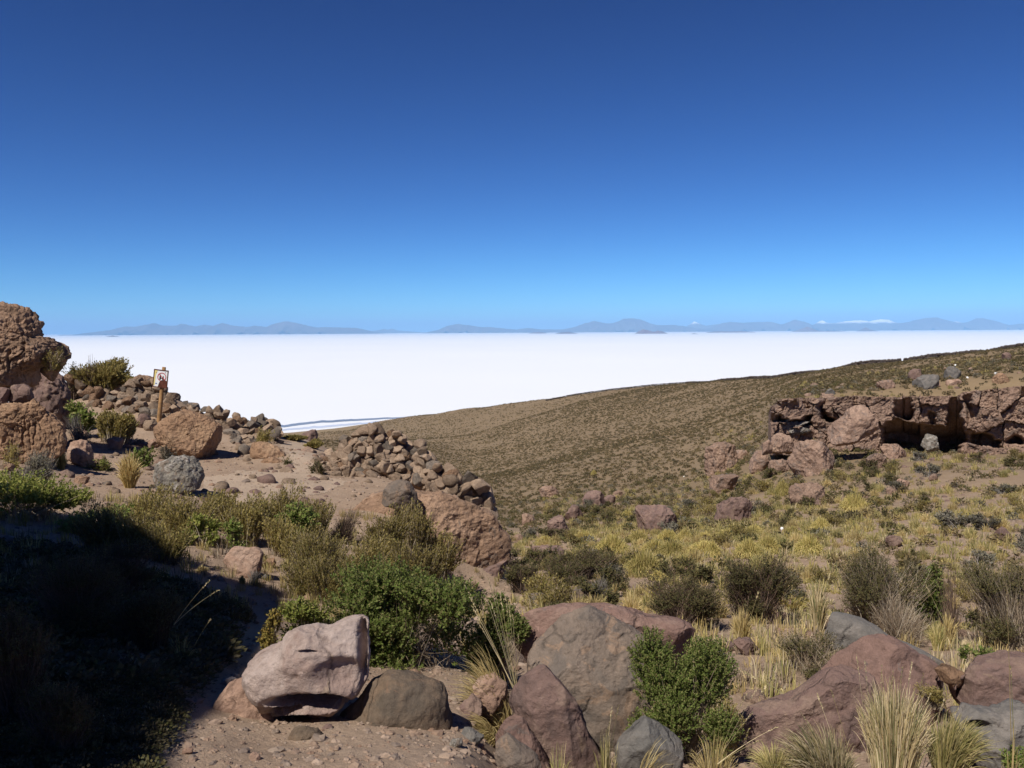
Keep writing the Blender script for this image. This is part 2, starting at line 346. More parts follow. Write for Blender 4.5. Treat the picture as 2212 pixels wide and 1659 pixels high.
for i, lam in enumerate((.12, .4, 1.5, 6, 25, 110)):
    wgt = np.clip((lam / rfl - .012) / .02, 0, 1) * np.clip((.7 - lam / rfl) / .3, 0, 1)
    sel = wgt > 0
    nzv[sel] += wgt[sel] * lam * (.05 if lam < 1 else .035 if lam < 10 else .014 if lam < 60 else .006) * fbm(flat[sel] / lam + i * 9.1, 2, 40 + i)
Zg = Zs + nzv.reshape(Zs.shape); Zg[-1] = Zg[0]
azi = np.arange(len(AZ), dtype=float)

def gz(x, y):
    x = np.asarray(x, float); y = np.asarray(y, float)
    a = np.arctan2(x, y); a = np.where(a < AZ[0], a + 2 * math.pi, a)
    u = np.clip(np.interp(a, AZ, azi), 0, len(AZ) - 1.001); v = np.clip(np.interp(.5 * np.log(x * x + y * y + 1e-9), LR, np.arange(len(LR), dtype=float)), 0, len(LR) - 1.001)
    i = u.astype(int); j = v.astype(int); f = u - i; g = v - j
    return (Zg[i, j] * (1 - f) + Zg[i + 1, j] * f) * (1 - g) + (Zg[i, j + 1] * (1 - f) + Zg[i + 1, j + 1] * f) * g

DD = np.exp(np.linspace(math.log(2.2), math.log(3000), 1600))
def hit(px, py):
    """first ground point on the line of sight through a photo pixel"""
    P = U(np.full(len(DD), px), np.full(len(DD), py), DD)
    s = P[:, 2] - gz(P[:, 0], P[:, 1]); k = np.argmax(s < 0)
    if s[k] >= 0: return P[-1]
    if k == 0: return P[0]
    t = s[k - 1] / (s[k - 1] - s[k])
    return P[k - 1] * (1 - t) + P[k] * t

def soil(name, path=False):
    s = NT(name); g = s.n('NewGeometry'); v = g.outputs['Position']
    cd = s.n('VectorMath', operation='LENGTH'); s.l(v, cd.inputs[0])
    def mrange(a, b):
        x = s.n('MapRange'); x.inputs[1].default_value = a; x.inputs[2].default_value = b; s.l(cd.outputs['Value'], x.inputs[0]); return x.outputs[0]
    a = s.noise(v, .9, 8, .65, .5)
    if path: near = s.ramp(a, [(.3, (.34, .255, .185)), (.7, (.4, .305, .225))])
    else: near = s.ramp(a, [(.3, (.245, .174, .122)), (.5, (.3, .215, .152)), (.7, (.36, .265, .192))])
    b = s.noise(v, 28, 6, .7)
    near = s.mix(.6, near, s.ramp(b, [(.3, .36), (.7, .64)]), 'OVERLAY')
    c = s.noise(v, .07, 8, .65); e = s.noise(v, .6, 6, .7)
    far = s.ramp(c, [(.35, (.185, .133, .077)), (.6, (.22, .157, .092))])
    far = s.mix(.5, far, s.ramp(e, [(.3, .36), (.7, .62)]), 'OVERLAY')
    plainc = s.ramp(s.noise(v, .004, 6, .6), [(.35, (.2, .15, .085)), (.65, (.26, .19, .11))])
    col = s.mix(mrange(26, 60), near, far); col = s.mix(mrange(1000, 1500), col, plainc)
    s.l(col, s.b.inputs['Base Color'])
    nb = s.bump(s.noise(v, 11, 8, .7), .6, .05)
    nb = s.bump(s.noise(v, 70, 4, .7), .6, .012, nb)
    s.l(nb, s.b.inputs['Normal'])
    return s.m
M['soil'] = soil('gravel_soil'); M['path'] = soil('trodden_soil', True)

nA, nR = len(AZ), len(LR)
Vt = np.stack([X, Y, Zg], -1)
ii, jj = np.meshgrid(np.arange(nA - 1), np.arange(nR - 1), indexing='ij')
idx = lambda i, j: np.where(i == nA - 1, 0, i) * nR + j
Ft = np.stack([idx(ii, jj), idx(ii, jj + 1), idx(ii + 1, jj + 1), idx(ii + 1, jj)], -1)
tv, tf = Vt[:-1].reshape(-1, 3), Ft.reshape(-1, 4)
cen = len(tv); tv = np.concatenate([tv, [[0, 0, -1.68]]])
g_me = mesh('ground', tv, tf, M['soil'], True)
bm = bmesh.new(); bm.from_mesh(g_me); bm.verts.ensure_lookup_table()
c0 = bm.verts[cen]
for i in range(nA - 1):
    bm.faces.new((c0, bm.verts[i * nR], bm.verts[((i + 1) % (nA - 1)) * nR])).smooth = True
bm.to_mesh(g_me); bm.free()
ground = tag(obj('ground', g_me), kind='structure')

def inside(x, y, poly):
    r = np.zeros(x.shape, bool); n = len(poly)
    for k in range(n):
        (x0, y0), (x1, y1) = poly[k], poly[(k + 1) % n]
        if y0 == y1: continue
        r ^= ((y0 > y) != (y1 > y)) & (x < (x1 - x0) * (y - y0) / (y1 - y0) + x0)
    return r
# the trodden path: the part of the terrace that is walked on
sub = (slice(0, nf), np.where((np.exp(LR) > 14) & (np.exp(LR) < 42))[0])
Vp = Vt[:nf][:, sub[1]]; ppx, ppy = PX(Vp.reshape(-1, 3))
wob = fbm(Vp.reshape(-1, 3) * np.array([1.2, 1.2, 0]), 3, 5)
pin = inside(ppx + wob * 14, ppy + wob * 5, [(604, 962), (618, 955), (668, 947), (672, 962), (690, 985), (688, 1000), (672, 1015), (700, 1030), (760, 1040), (700, 1062), (600, 1085), (480, 1090), (430, 1075), (440, 1030), (520, 1018), (610, 1014), (630, 1005), (622, 985)]).reshape(Vp.shape[:2])
q = pin[:-1, :-1] & pin[1:, :-1] & pin[:-1, 1:] & pin[1:, 1:]
ai, bi = np.where(q); nb_ = Vp.shape[1]
pf = np.stack([ai * nb_ + bi, ai * nb_ + bi + 1, (ai + 1) * nb_ + bi + 1, (ai + 1) * nb_ + bi], -1)
us, inv = np.unique(pf, return_inverse=True)
pv = Vp.reshape(-1, 3)[us] + (0, 0, .005)
tag(obj('path', mesh('path', pv, inv.reshape(-1, 4), M['path'], True)), kind='structure')

# ------------------------------------------------------------ salt flat, lagoon, far mountains, islands, haze
SALT = -254.0
s = NT('salt'); g = s.n('NewGeometry')
f = s.noise(g.outputs['Position'], .0002, 6, .6)
s.l(s.ramp(f, [(.3, (.66, .68, .71)), (.7, (.7, .715, .74))]), s.b.inputs['Base Color']); s.b.inputs['Roughness'].default_value = .95
M['salt'] = s.m
a = np.linspace(0, 2 * math.pi, 181)[:-1]; rads = [900, 2500, 8000, 30000, 90000, 240000]
V = np.concatenate([np.stack([np.sin(a) * r, np.cos(a) * r, np.full(180, SALT)], 1) for r in rads])
k = np.arange(180); F = np.concatenate([np.stack([k + j * 180, (k + 1) % 180 + j * 180, (k + 1) % 180 + (j + 1) * 180, k + (j + 1) * 180], 1) for j in range(5)])
tag(obj('salt_flat', mesh('salt_flat', V, F, M['salt'])), kind='structure')
def on_salt(px, py, z=SALT):
    P = U(np.array([px], float), np.array([py], float), np.array([1000.]))[0]; return P * (z / P[2])
M['water'] = plain('shallow_water', (.22, .255, .32), .3, .002, .25)
M['wet'] = plain('wet_salt', (.42, .47, .58), .5, .003, .15)
def ribbon(name, top, bot, m, lift):
    T = np.array([on_salt(x, y) for x, y in top]); Bm = np.array([on_salt(x, y) for x, y in bot])
    tt = np.linspace(0, 1, 60); f = lambda P: np.stack([np.interp(tt, np.linspace(0, 1, len(P)), P[:, c]) for c in range(3)], 1)
    T, Bm = f(T), f(Bm); wv = fbm(np.stack([tt * 14, tt * 0, tt * 0], 1), 3, 3)[:, None] * 25 * np.array([0, 1, 0]); T += wv; Bm += wv * .6
    V = np.concatenate([T, Bm]); V[:, 2] = SALT + lift; k = np.arange(59)
    return tag(obj(name, mesh(name, V, np.stack([k, k + 60, k + 61, k + 1], 1), m)), kind='structure')
Wz = lambda p: [(502 + x * .2269, 878.4 + y * .2269) for x, y in p]
ribbon('lagoon', Wz([(300, 200), (490, 174), (650, 154), (800, 139), (1000, 126), (1150, 120), (1500, 103), (1800, 88)]), Wz([(300, 218), (490, 196), (650, 176), (800, 158), (1000, 146), (1150, 138), (1500, 116), (1800, 97)]), M['water'], .4)
ribbon('wet_salt', Wz([(300, 232), (490, 212), (650, 200), (800, 186), (1000, 172), (1200, 154), (1400, 140)]), Wz([(300, 243), (490, 226), (650, 217), (800, 205), (1000, 189), (1200, 170), (1400, 153)]), M['wet'], .3)

def mountain_mat(name, c, snow=None):
    s = NT(name); g = s.n('NewGeometry'); v = g.outputs['Position']
    col = s.ramp(s.noise(v, .0003, 8, .65), [(.35, tuple(x * .75 for x in c)), (.65, tuple(x * 1.25 for x in c))])
    if snow:
        sx = s.n('SeparateXYZ'); s.l(v, sx.inputs[0]); ad = s.n('MapRange'); ad.inputs[1].default_value = snow[0]; ad.inputs[2].default_value = snow[1]
        s.l(sx.outputs[2], ad.inputs[0])
        f = s.mix(.5, ad.outputs[0], s.noise(v, .0011, 8, .75)); col = s.mix(s.ramp(f, [(.42, 0.), (.58, 1.)]), col, (.95, .96, 1.))
    s.l(col, s.b.inputs['Base Color']); return s.m
M['mtn'] = mountain_mat('far_mountain', (.13, .1, .085)); M['island'] = mountain_mat('island_rock', (.16, .1, .085))
def mountains(name, ridge, D, depth, m, nx=420, ny=26, seed=0, kind='structure'):
    ridge = np.array(ridge, float); P = U(ridge[:, 0], ridge[:, 1], np.full(len(ridge), D))
    xs = np.linspace(P[0, 0], P[-1, 0], nx); hs = np.interp(xs, P[:, 0], P[:, 2]) - (SALT - 40)
    base = hs.max(); hs = hs + base * .035 * fbm(np.stack([xs / depth * 14, xs * 0, xs * 0], 1), 4, seed)
    hs = np.maximum(hs, 0); hs[0] = hs[-1] = 0
    t = np.linspace(-1, 1, ny); XX, TT = np.meshgrid(xs, t, indexing='ij')
    n = fbm(np.stack([XX.ravel() / depth * 6, TT.ravel() * 2.2, XX.ravel() * 0], 1), 5, seed + 3).reshape(XX.shape)
    H = hs[:, None] * np.clip(1 - np.abs(TT) ** .85 * (1 + .5 * n), 0, 1)
    V = np.stack([XX, D + TT * depth, SALT - 40 + H], -1)
    i, j = np.meshgrid(np.arange(nx - 1), np.arange(ny - 1), indexing='ij')
    F = np.stack([i * ny + j, (i + 1) * ny + j, (i + 1) * ny + j + 1, i * ny + j + 1], -1).reshape(-1, 4)
    return tag(obj(name, mesh(name, V, F, m, True)), kind=kind)
M1 = lambda p: [(x * .3404, 652.6 + y * .3404) for x, y in p]
M2 = lambda p: [(752.9 + x * .3404, 652.6 + y * .3404) for x, y in p]
M3 = lambda p: [(1459 + x * .3404, 652.6 + y * .3404) for x, y in p]
mountains('mountain_range', M1([(380, 218), (440, 212), (520, 203), (600, 190), (700, 175), (790, 152), (860, 153), (980, 128), (1030, 145), (1110, 147), (1150, 132), (1240, 152), (1300, 138), (1350, 148), (1415, 128), (1480, 146), (1570, 155), (1620, 146), (1690, 155), (1750, 130), (1810, 116), (1870, 125), (1960, 148), (2010, 158), (2070, 155), (2212, 160)]) + M2([(60, 163), (130, 180), (190, 194), (260, 204)]), 90000, 5500, M['mtn'], seed=1)
mountains('mountain_range', M2([(470, 202), (500, 190), (570, 175), (620, 150), (680, 135), (760, 142), (830, 155), (900, 155), (980, 165), (1060, 172), (1150, 162), (1220, 172), (1360, 172), (1440, 155), (1500, 130), (1560, 115), (1640, 132), (1680, 130), (1740, 102), (1800, 95), (1850, 105), (1900, 125), (1960, 145), (2050, 140), (2130, 150), (2212, 165)]) + M3([(200, 172), (320, 184)]), 95000, 5500, M['mtn'], seed=2)
mountains('mountain_range', M3([(60, 185), (180, 172), (250, 150), (300, 130), (350, 122), (430, 128), (520, 122), (600, 122), (680, 140), (760, 106), (810, 120), (860, 142), (950, 138), (1060, 140), (1150, 132), (1300, 142), (1400, 135), (1460, 128), (1530, 108), (1600, 95), (1650, 92), (1700, 105), (1800, 130), (1870, 125), (1910, 100), (1950, 97), (2020, 115), (2110, 145), (2212, 132), (2400, 120), (2700, 180)]), 100000, 6000, M['mtn'], seed=3)
zs = lambda py, D: float(U(1700., py, D)[2])
M['snow'] = mountain_mat('snow_mountain', (.16, .15, .15), (zs(704, 108000), zs(692, 108000)))
mountains('snow_peaks', M3([(30, 180), (70, 155), (120, 118), (150, 133), (190, 148), (270, 136), (330, 150), (420, 175)]), 108000, 5000, M['snow'], seed=5)
mountains('snow_peaks', M3([(820, 175), (900, 128), (930, 110), (960, 130), (1020, 128), (1080, 118), (1170, 110), (1230, 118), (1300, 104), (1350, 108), (1400, 128), (1450, 130), (1560, 165), (1700, 140), (1780, 118), (1830, 130), (1900, 180)]), 108000, 5000, M['snow'], seed=6)
mountains('snow_peaks', M2([(120, 190), (200, 174), (220, 168), (250, 174), (275, 166), (310, 178), (400, 186), (480, 192)]), 108000, 5000, M['snow'], seed=7)
for n_, r, D in ((M1, [(665, 223), (690, 217), (715, 211), (740, 216), (765, 223)], 52000), (M2, [(1810, 203), (1835, 188), (1868, 169), (1900, 176), (1935, 187), (1962, 180), (1990, 183), (2035, 203)], 52000),
                 (M2, [(1145, 196), (1180, 190), (1220, 188), (1255, 195)], 66000), (M2, [(1315, 199), (1350, 189), (1400, 187), (1450, 198)], 58000), (M3, [(740, 186), (790, 172), (840, 151), (870, 165), (910, 181), (1000, 180), (1075, 185)], 70000),
                 (M3, [(1150, 186), (1180, 172), (1207, 158), (1240, 174), (1290, 185)], 72000), (M3, [(200, 190), (260, 184), (340, 184), (420, 183), (500, 188)], 62000), (M3, [(90, 204), (115, 198), (155, 203)], 45000)):
    mountains('island', n_(r), D, 900, M['island'], 120, 20, int(D / 1000))

def hazebox():
    HTOP = max(max(v.co.z for v in o.data.vertices) for o in COL.objects if o.name.startswith(('mountain', 'snow'))) + 40
    s = NT('air'); s.t.nodes.remove(s.b)
    v = s.n('VolumePrincipled'); v.inputs['Color'].default_value = (.27, .5, .8, 1); v.inputs['Density'].default_value = 1.4e-5; v.inputs['Anisotropy'].default_value = -.3
    s.l(v.outputs[0], s.t.nodes['Material Output'].inputs['Volume'])
    bm = bmesh.new(); bmesh.ops.create_cube(bm, size=1)
    bmesh.ops.scale(bm, vec=(520000, 520000, 3400 + 420), verts=bm.verts); bmesh.ops.translate(bm, vec=(0, 0, (HTOP - 420) / 2), verts=bm.verts)
    me = bpy.data.meshes.new('haze'); bm.to_mesh(me); bm.free(); me.materials.append(s.m)
    o = tag(obj('haze', me), kind='stuff'); return o
hazebox()
# ------------------------------------------------------------ rocks
def zt(x0, y0, k): return lambda p: [(x0 + x * k, y0 + y * k) for x, y in p]
Z1 = zt(0, 627.5, .26475); Z2 = zt(502, 836.6, .30257); Z3 = zt(0, 962.1, .30257); Z4 = zt(334.6, 1157., .30257)
Z5 = zt(1003.9, 1213.1, .28139); Z6 = zt(1547.7, 1157., .30262); Z7 = zt(1542.7, 711.1, .30257); Z8 = zt(1040.7, 962.1, .30257); V9 = zt(585.6, 903.5, .2269)
ZI = zt(0, 0, 1.0)
def box_outline(x0, y0, x1, y1, rng, n=14, pw=2.6):
    a = np.linspace(0, 2 * math.pi, n, endpoint=False) + rng.uniform(-.12, .12, n)
    r = (np.abs(np.cos(a)) ** pw + np.abs(np.sin(a)) ** pw) ** (-1 / pw) * rng.uniform(.86, 1.06, n)
    return [((x0 + x1) / 2 + (x1 - x0) / 2 * r[i] * math.cos(a[i]), (y0 + y1) / 2 + (y1 - y0) / 2 * r[i] * math.sin(a[i])) for i in range(n)]

def rock_shape(Vs, r_of, thick, seed, rough, facets, style, blocky=.8, stretch=.25, cut=.85, hr=(.6, .9)):
    """unit sphere points -> (x, y, z) of a rock whose silhouette facing -Y is r_of(angle)"""
    rng = np.random.default_rng(seed)
    th = np.arctan2(Vs[:, 2], Vs[:, 0]); rho = np.sqrt(Vs[:, 0] ** 2 + Vs[:, 2] ** 2)
    r = r_of(th); rm = float(np.mean(r))
    P = np.stack([np.cos(th) * r * rho ** blocky, np.sign(Vs[:, 1]) * np.abs(Vs[:, 1]) ** blocky * thick, np.sin(th) * r * rho ** blocky], 1)
    sc = np.array([1., thick / rm, 1.]) * rm
    for _ in range(facets):
        n = nz(rng.normal(size=3) * np.array([1, 1.0, .45 if style == 'cliff' else .8]) + np.array([0, -.6, .25])); q = P / sc
        h = (q @ n).max() * rng.uniform(*hr); s_ = np.maximum(q @ n - h, 0)
        P = P - (s_ * cut)[:, None] * n * sc
    N = nz(P / sc ** 2); q = P / rm + seed * 3.17
    d = .11 * fbm(q * 1.3, 3, seed) + .05 * fbm(q * 4, 4, seed + 5)
    if style == 'cong':
        a, b = worley(q * 3.1, seed); c, e = worley(q * 7.5, seed + 1)
        q2 = q + .18 * np.stack([fbm(q * 2.5 + 7, 2, seed + 2), fbm(q * 2.5 + 31, 2, seed + 3), fbm(q * 2.5 + 57, 2, seed + 4)], 1)
        a, b = worley(q2 * 2.6, seed); c, e = worley(q2 * 7.0, seed + 1); pick = np.clip(pn(q * 3.3, seed + 8) * 3 + .4, 0, 1)
        d = d + .06 * (.5 - a) - .12 * np.maximum(.1 - (b - a), 0) * 4 * pick + .05 * np.maximum(.42 - c, 0) * pick + .05 * np.abs(fbm(q * 5, 3, seed + 13)) + .03 * fbm(q * 15, 4, seed + 9, gain=.62) - .16 * np.maximum(pn(q * 2.6, seed + 21) - .28, 0)
    elif style == 'cliff':
        q2 = q + .12 * np.stack([fbm(q * 2.5 + 7, 2, seed + 2), fbm(q * 2.5 + 31, 2, seed + 3), fbm(q * 2.5 + 57, 2, seed + 4)], 1)
        a, b = worley(q2 * np.array([2.2, 2.2, 1.5]), seed); ck = np.abs(fbm(q2 * np.array([2.6, 2.6, .5]), 3, seed + 6))
        d = d + .10 * (.5 - a) - .10 * np.maximum(.09 - (b - a), 0) * 6 - .22 * np.maximum(.1 - ck, 0) * 6 * np.clip(pn(q * 1.5, seed + 8) * 3 + .4, 0, 1) + .08 * np.abs(fbm(q * np.array([4, 4, 7]), 3, seed + 13)) + .06 * fbm(q * 13, 4, seed + 9, gain=.65) - .2 * np.maximum(pn(q * np.array([2.4, 2.4, 3.6]), seed + 21) - .3, 0)
    elif style == 'ang':
        d = d + .09 * np.abs(fbm(q * 2.2, 3, seed + 11)) - .05 + .03 * fbm(q * 9, 4, seed + 9, gain=.6)
    else:
        rg = np.abs(fbm(q * 1.7, 3, seed + 41)); d = d - .05 * np.maximum(.12 - rg, 0) * 6 * np.clip(pn(q * 1.1, seed + 44) * 3 + .3, 0, 1)
        d = d + .026 * fbm(q * 8, 5, seed + 9, gain=.66) - .05 * np.maximum(pn(q * 4.0, seed + 31) - .42, 0)
    P = P + N * (d * rough * rm)[:, None]
    lo = P[:, 2] < 0
    P[lo, 2] *= 1 + stretch
    return P

ROCKBVH = []
def rock(name, outline, mat, label, cat='rock', d=None, thick=.8, seed=1, rough=1., facets=4, style='smooth', dents=(), level=None, blocky=.8, stretch=.25, keep=False, group=None, dz=0., cut=.85, hr=(.6, .9)):
    O = np.array(outline, float); c = O.mean(0)
    if d is None:
        hb = hit(c[0], O[:, 1].max() - .06 * (O[:, 1].max() - O[:, 1].min())); d0 = hb[1]
        d = d0 + thick * .45 * (np.ptp(O[:, 0]) * d0 / FPX) / 2
    W = U(O[:, 0], O[:, 1], np.full(len(O), d)); C = U(c[0], c[1], d)
    dx, dz_ = W[:, 0] - C[0], W[:, 2] - C[2]
    an = np.arctan2(dz_, dx); ra = np.hypot(dx, dz_); o = np.argsort(an); an, ra = an[o], ra[o]
    an = np.concatenate([an - 2 * math.pi, an, an + 2 * math.pi]); ra = np.tile(ra, 3)
    g = np.linspace(-math.pi, math.pi, 361)
    # straight chords between outline points, lightly rounded
    xs, zs_ = np.cos(an) * ra, np.sin(an) * ra
    rad = np.empty(361)
    for i, t in enumerate(g):
        k = np.searchsorted(an, t) - 1; x0, z0, x1, z1 = xs[k], zs_[k], xs[k + 1], zs_[k + 1]
        den = math.cos(t) * (z1 - z0) - math.sin(t) * (x1 - x0)
        rad[i] = (x0 * z1 - x1 * z0) / den if abs(den) > 1e-9 else ra[k]
    rad = np.clip(rad, ra.min() * .6, ra.max() * 1.05)
    kk = np.array([1, 2, 3, 2, 1]) / 9; rad[2:-2] = sum(kk[i] * rad[i:i + 357] for i in range(5))
    if style == 'smooth' and thick < .9: facets += 4; cut = 1.; hr = (.7, .95); rough *= 1.25
    px = max(np.ptp(O[:, 0]), np.ptp(O[:, 1]))
    level = level or (7 if px > 330 else 6 if px > 90 else 5 if px > 35 else 4)
    Vs, F = ico(level)
    P = rock_shape(Vs, lambda t: np.interp(t, g, rad), thick * float(rad.mean()), seed, rough, facets, style, blocky, stretch, cut, hr)
    P = P + C + (0, 0, dz)
    for (x, y, rx, ry, dep) in dents:
        ppx, ppy = PX(P); fr = Vs[:, 1] < .3
        gsn = np.exp(-(((ppx - x) / rx) ** 2 + ((ppy - y) / ry) ** 2) ** 2) * fr
        P[:, 1] += dep * gsn
    org = np.array([C[0], C[1], P[:, 2].min()])
    ob = obj(name, mesh(name, P - org, F, M[mat], True), org)
    tag(ob, label, cat, group)
    if keep: ROCKBVH.append(BVHTree.FromPolygons([Vector(p) for p in P.tolist()], F.tolist()))
    return ob

def hit_any(px, py, trees=None):
    """first surface (ground or kept rock) along the line of sight"""
    h = hit(px, py); best, n = h, None
    dv = Vector(U(px, py, 1.).tolist()); L = dv.length; dv.normalize()
    for t in (ROCKBVH if trees is None else trees):
        r = t.ray_cast(Vector((0, 0, 0)), dv)
        if r[0] is not None and r[3] < np.linalg.norm(best): best, n = np.array(r[0]), r[1]
    return best, n

# --- foreground boulders
rock('boulder', Z4([(640, 970), (665, 910), (720, 860), (800, 815), (900, 770), (950, 700), (1060, 660), (1150, 655), (1230, 668), (1350, 612), (1450, 608), (1508, 625), (1522, 700), (1530, 800), (1535, 880), (1510, 1000), (1480, 1080), (1400, 1170), (1300, 1240), (1200, 1320), (1100, 1375), (1000, 1398), (900, 1360), (830, 1290), (770, 1245), (765, 1180), (690, 1110), (650, 1040)]),
     'pale', 'large pale pinkish-grey boulder with a dark undercut hollow, propped on the pink slab', d=4.45, thick=.75, seed=3, rough=.5, facets=2, blocky=.72, stretch=0,
     dents=[(334.6 + 1100 * .30257, 1157 + 1205 * .30257, 72, 15, .34), (334.6 + 930 * .30257, 1157 + 1262 * .30257, 34, 8, .15), (334.6 + 1085 * .30257, 1157 + 838 * .30257, 20, 5, .05), (334.6 + 1040 * .30257, 1157 + 1330 * .30257, 60, 10, .16), (334.6 + 1480 * .30257, 1157 + 800 * .30257, 9, 60, .16), (334.6 + 1330 * .30257, 1157 + 1000 * .30257, 55, 36, .07)])
rock('boulder', Z4([(1270, 1420), (1300, 1300), (1400, 1210), (1480, 1130), (1530, 1060), (1640, 990), (1720, 978), (1850, 985), (1990, 1030), (2070, 1080), (2090, 1150), (2095, 1260), (2120, 1360), (2115, 1450), (2050, 1510), (1900, 1565), (1780, 1590), (1640, 1575), (1450, 1550), (1340, 1530), (1290, 1480)]),
     'brown', 'smooth dark brown boulder lying to the right of the pale boulder', d=4.45, thick=.75, seed=6, rough=.45, facets=0, blocky=.95)
rock('boulder', Z4([(-100, 1530), (0, 1450), (180, 1420), (250, 1300), (400, 1240), (450, 1160), (540, 1050), (660, 990), (800, 1130), (900, 1290), (950, 1390), (920, 1500), (700, 1560), (400, 1560), (100, 1600)]),
     'pink', 'sloping pink rock slab half in shadow under the pale boulder', d=4.5, thick=.6, seed=8, rough=.7, facets=3, blocky=.8)
rock('stone', Z4([(950, 1440), (1000, 1370), (1070, 1345), (1150, 1380), (1210, 1450), (1255, 1560), (1240, 1610), (1130, 1620), (1000, 1580), (940, 1500)]), 'brown', 'rounded olive-brown stone in the gravel under the pale boulder', d=4.0, thick=.8, seed=11, rough=.5, facets=2)
rock('stone', Z4([(1170, 1390), (1240, 1335), (1275, 1360), (1270, 1420), (1220, 1445)]), 'mauve', 'small brown stone wedged between the pale boulder and the brown boulder', d=4.15, seed=12, facets=4)
rock('stone', Z4([(1220, 1430), (1290, 1440), (1340, 1490), (1345, 1550), (1290, 1555), (1250, 1490)]), 'pink', 'small pale pink angular stone at the foot of the brown boulder', d=4.0, seed=14, facets=5)
rock('stone', Z4([(670, 1570), (700, 1545), (745, 1560), (755, 1590), (720, 1610), (680, 1600)]), 'pink', 'small tan pebble standing out on the gravel at lower centre-left', seed=15)
rock('stone', Z4([(185, 1540), (220, 1510), (275, 1520), (270, 1550), (210, 1565)]), 'pink', 'flat pale stone at the edge of the dark shadow in the gravel', seed=16)
rock('stone', Z4([(2095, 1490), (2120, 1455), (2190, 1450), (2205, 1480), (2150, 1515)]), 'lichen', 'small pale grey stone right of the brown boulder', seed=17)
rock('stone', Z4([(935, 1550), (970, 1525), (1030, 1550), (1020, 1590), (960, 1595)]), 'pink', 'flat pinkish stone leaning on the olive-brown stone', d=3.8, seed=18, facets=4)
rock('boulder', Z5([(370, 520), (430, 430), (510, 360), (620, 335), (800, 328), (960, 338), (1080, 338), (1180, 358), (1290, 370), (1400, 410), (1550, 440), (1680, 455), (1745, 490), (1805, 560), (1870, 640), (1880, 760), (1680, 800), (1500, 780), (1000, 760), (600, 750), (460, 690), (390, 610)]),
     'red', 'broad flat dusky red boulder behind the tall blunt boulder', d=6.6, thick=.45, seed=21, rough=.45, facets=2, blocky=.7)
rock('boulder', Z5([(470, 900), (470, 830), (490, 740), (560, 620), (640, 520), (740, 450), (850, 380), (960, 345), (1080, 400), (1200, 470), (1300, 520), (1390, 590), (1480, 800), (1560, 1050), (1560, 1350), (1450, 1640), (1000, 1700), (600, 1640), (460, 1150)]),
     'grey', 'big grey-brown boulder with tan blotches rising to a blunt point in the centre foreground', d=5.3, thick=.55, seed=24, rough=.45, facets=4, blocky=.85)
rock('boulder', Z5([(335, 1090), (380, 980), (460, 880), (560, 810), (640, 785), (720, 830), (800, 930), (870, 1050), (930, 1200), (960, 1300), (1050, 1430), (1075, 1585), (1000, 1680), (760, 1680), (560, 1450), (480, 1290), (390, 1190), (345, 1150)]),
     'mauve', 'reddish-brown wedge of rock leaning against the front of the grey-brown boulder', d=4.55, thick=.6, seed=27, rough=.5, facets=5, blocky=.85)
rock('boulder', Z5([(225, 1350), (300, 1240), (370, 1160), (480, 1240), (580, 1420), (720, 1640), (400, 1680), (230, 1480)]), 'red', 'low dark reddish rock below the left edge of the reddish-brown wedge', d=4.35, thick=.6, seed=28, rough=.6, facets=4)
rock('boulder', Z5([(1170, 1340), (1260, 1230), (1370, 1185), (1500, 1255), (1600, 1330), (1685, 1390), (1680, 1520), (1640, 1640), (1200, 1680), (1150, 1480)]), 'slate', 'smooth blue-grey boulder at the lower right foot of the grey-brown boulder', d=4.3, thick=.6, seed=31, rough=.4, facets=3)
rock('stone', Z5([(235, 1500), (245, 1400), (320, 1315), (430, 1400), (540, 1480), (640, 1600), (600, 1680), (300, 1680)]), 'grey', 'flat greenish-grey rock at the bottom edge left of the reddish-brown wedge', d=3.75, thick=.6, seed=32, rough=.5, facets=3)
rock('stone', Z5([(50, 960), (120, 890), (220, 870), (320, 940), (350, 1050), (280, 1180), (140, 1160), (60, 1040)]), 'pink', 'tan rock tucked behind the straw tussock beside the reddish-brown wedge', d=5.0, thick=.7, seed=33, facets=4)
rock('stone', Z5([(-40, 1100), (60, 1020), (130, 1070), (140, 1200), (90, 1290), (-30, 1270)]), 'mauve', 'dull brown stone between the brown boulder and the drooping straw tussock', d=4.85, thick=.7, seed=34, facets=4)
rock('stone', Z5([(-60, 1350), (-20, 1270), (60, 1290), (150, 1340), (110, 1390), (0, 1400)]), 'slate', 'dark flat stone in the gravel right of the brown boulder', d=4.3, thick=.7, seed=35, facets=4)
# --- right foreground
rock('boulder', Z6([(715, 730), (770, 640), (800, 570), (870, 553), (950, 568), (1060, 605), (1160, 655), (1260, 735), (1400, 785), (1560, 850), (1700, 915), (1770, 985), (1700, 1080), (1300, 1100), (900, 1000), (790, 800)]),
     'slate', 'smooth blue-grey boulder sloping down to the right behind the big red boulder', d=7.2, thick=.5, seed=41, rough=.35, facets=3, blocky=.85)
rock('boulder', Z6([(690, 1090), (730, 1010), (800, 930), (900, 860), (1000, 800), (1080, 752), (1200, 738), (1300, 750), (1400, 800), (1500, 860), (1580, 925), (1660, 1020), (1720, 1110), (1740, 1240), (1720, 1400), (1400, 1520), (1000, 1520), (720, 1400)]),
     'red', 'big smooth red boulder with a ridged top standing right of the small green bush', d=5.7, thick=.55, seed=44, rough=.5, facets=4, blocky=.85)
rock('boulder', Z6([(70, 1450), (110, 1340), (250, 1250), (400, 1200), (550, 1140), (700, 1050), (820, 960), (960, 930), (1120, 1000), (1180, 1250), (1080, 1520), (700, 1640), (400, 1640), (130, 1600)]),
     'mauve', 'long low reddish rock running left from the foot of the big red boulder', d=5.1, thick=.5, seed=46, rough=.5, facets=4, blocky=.85)
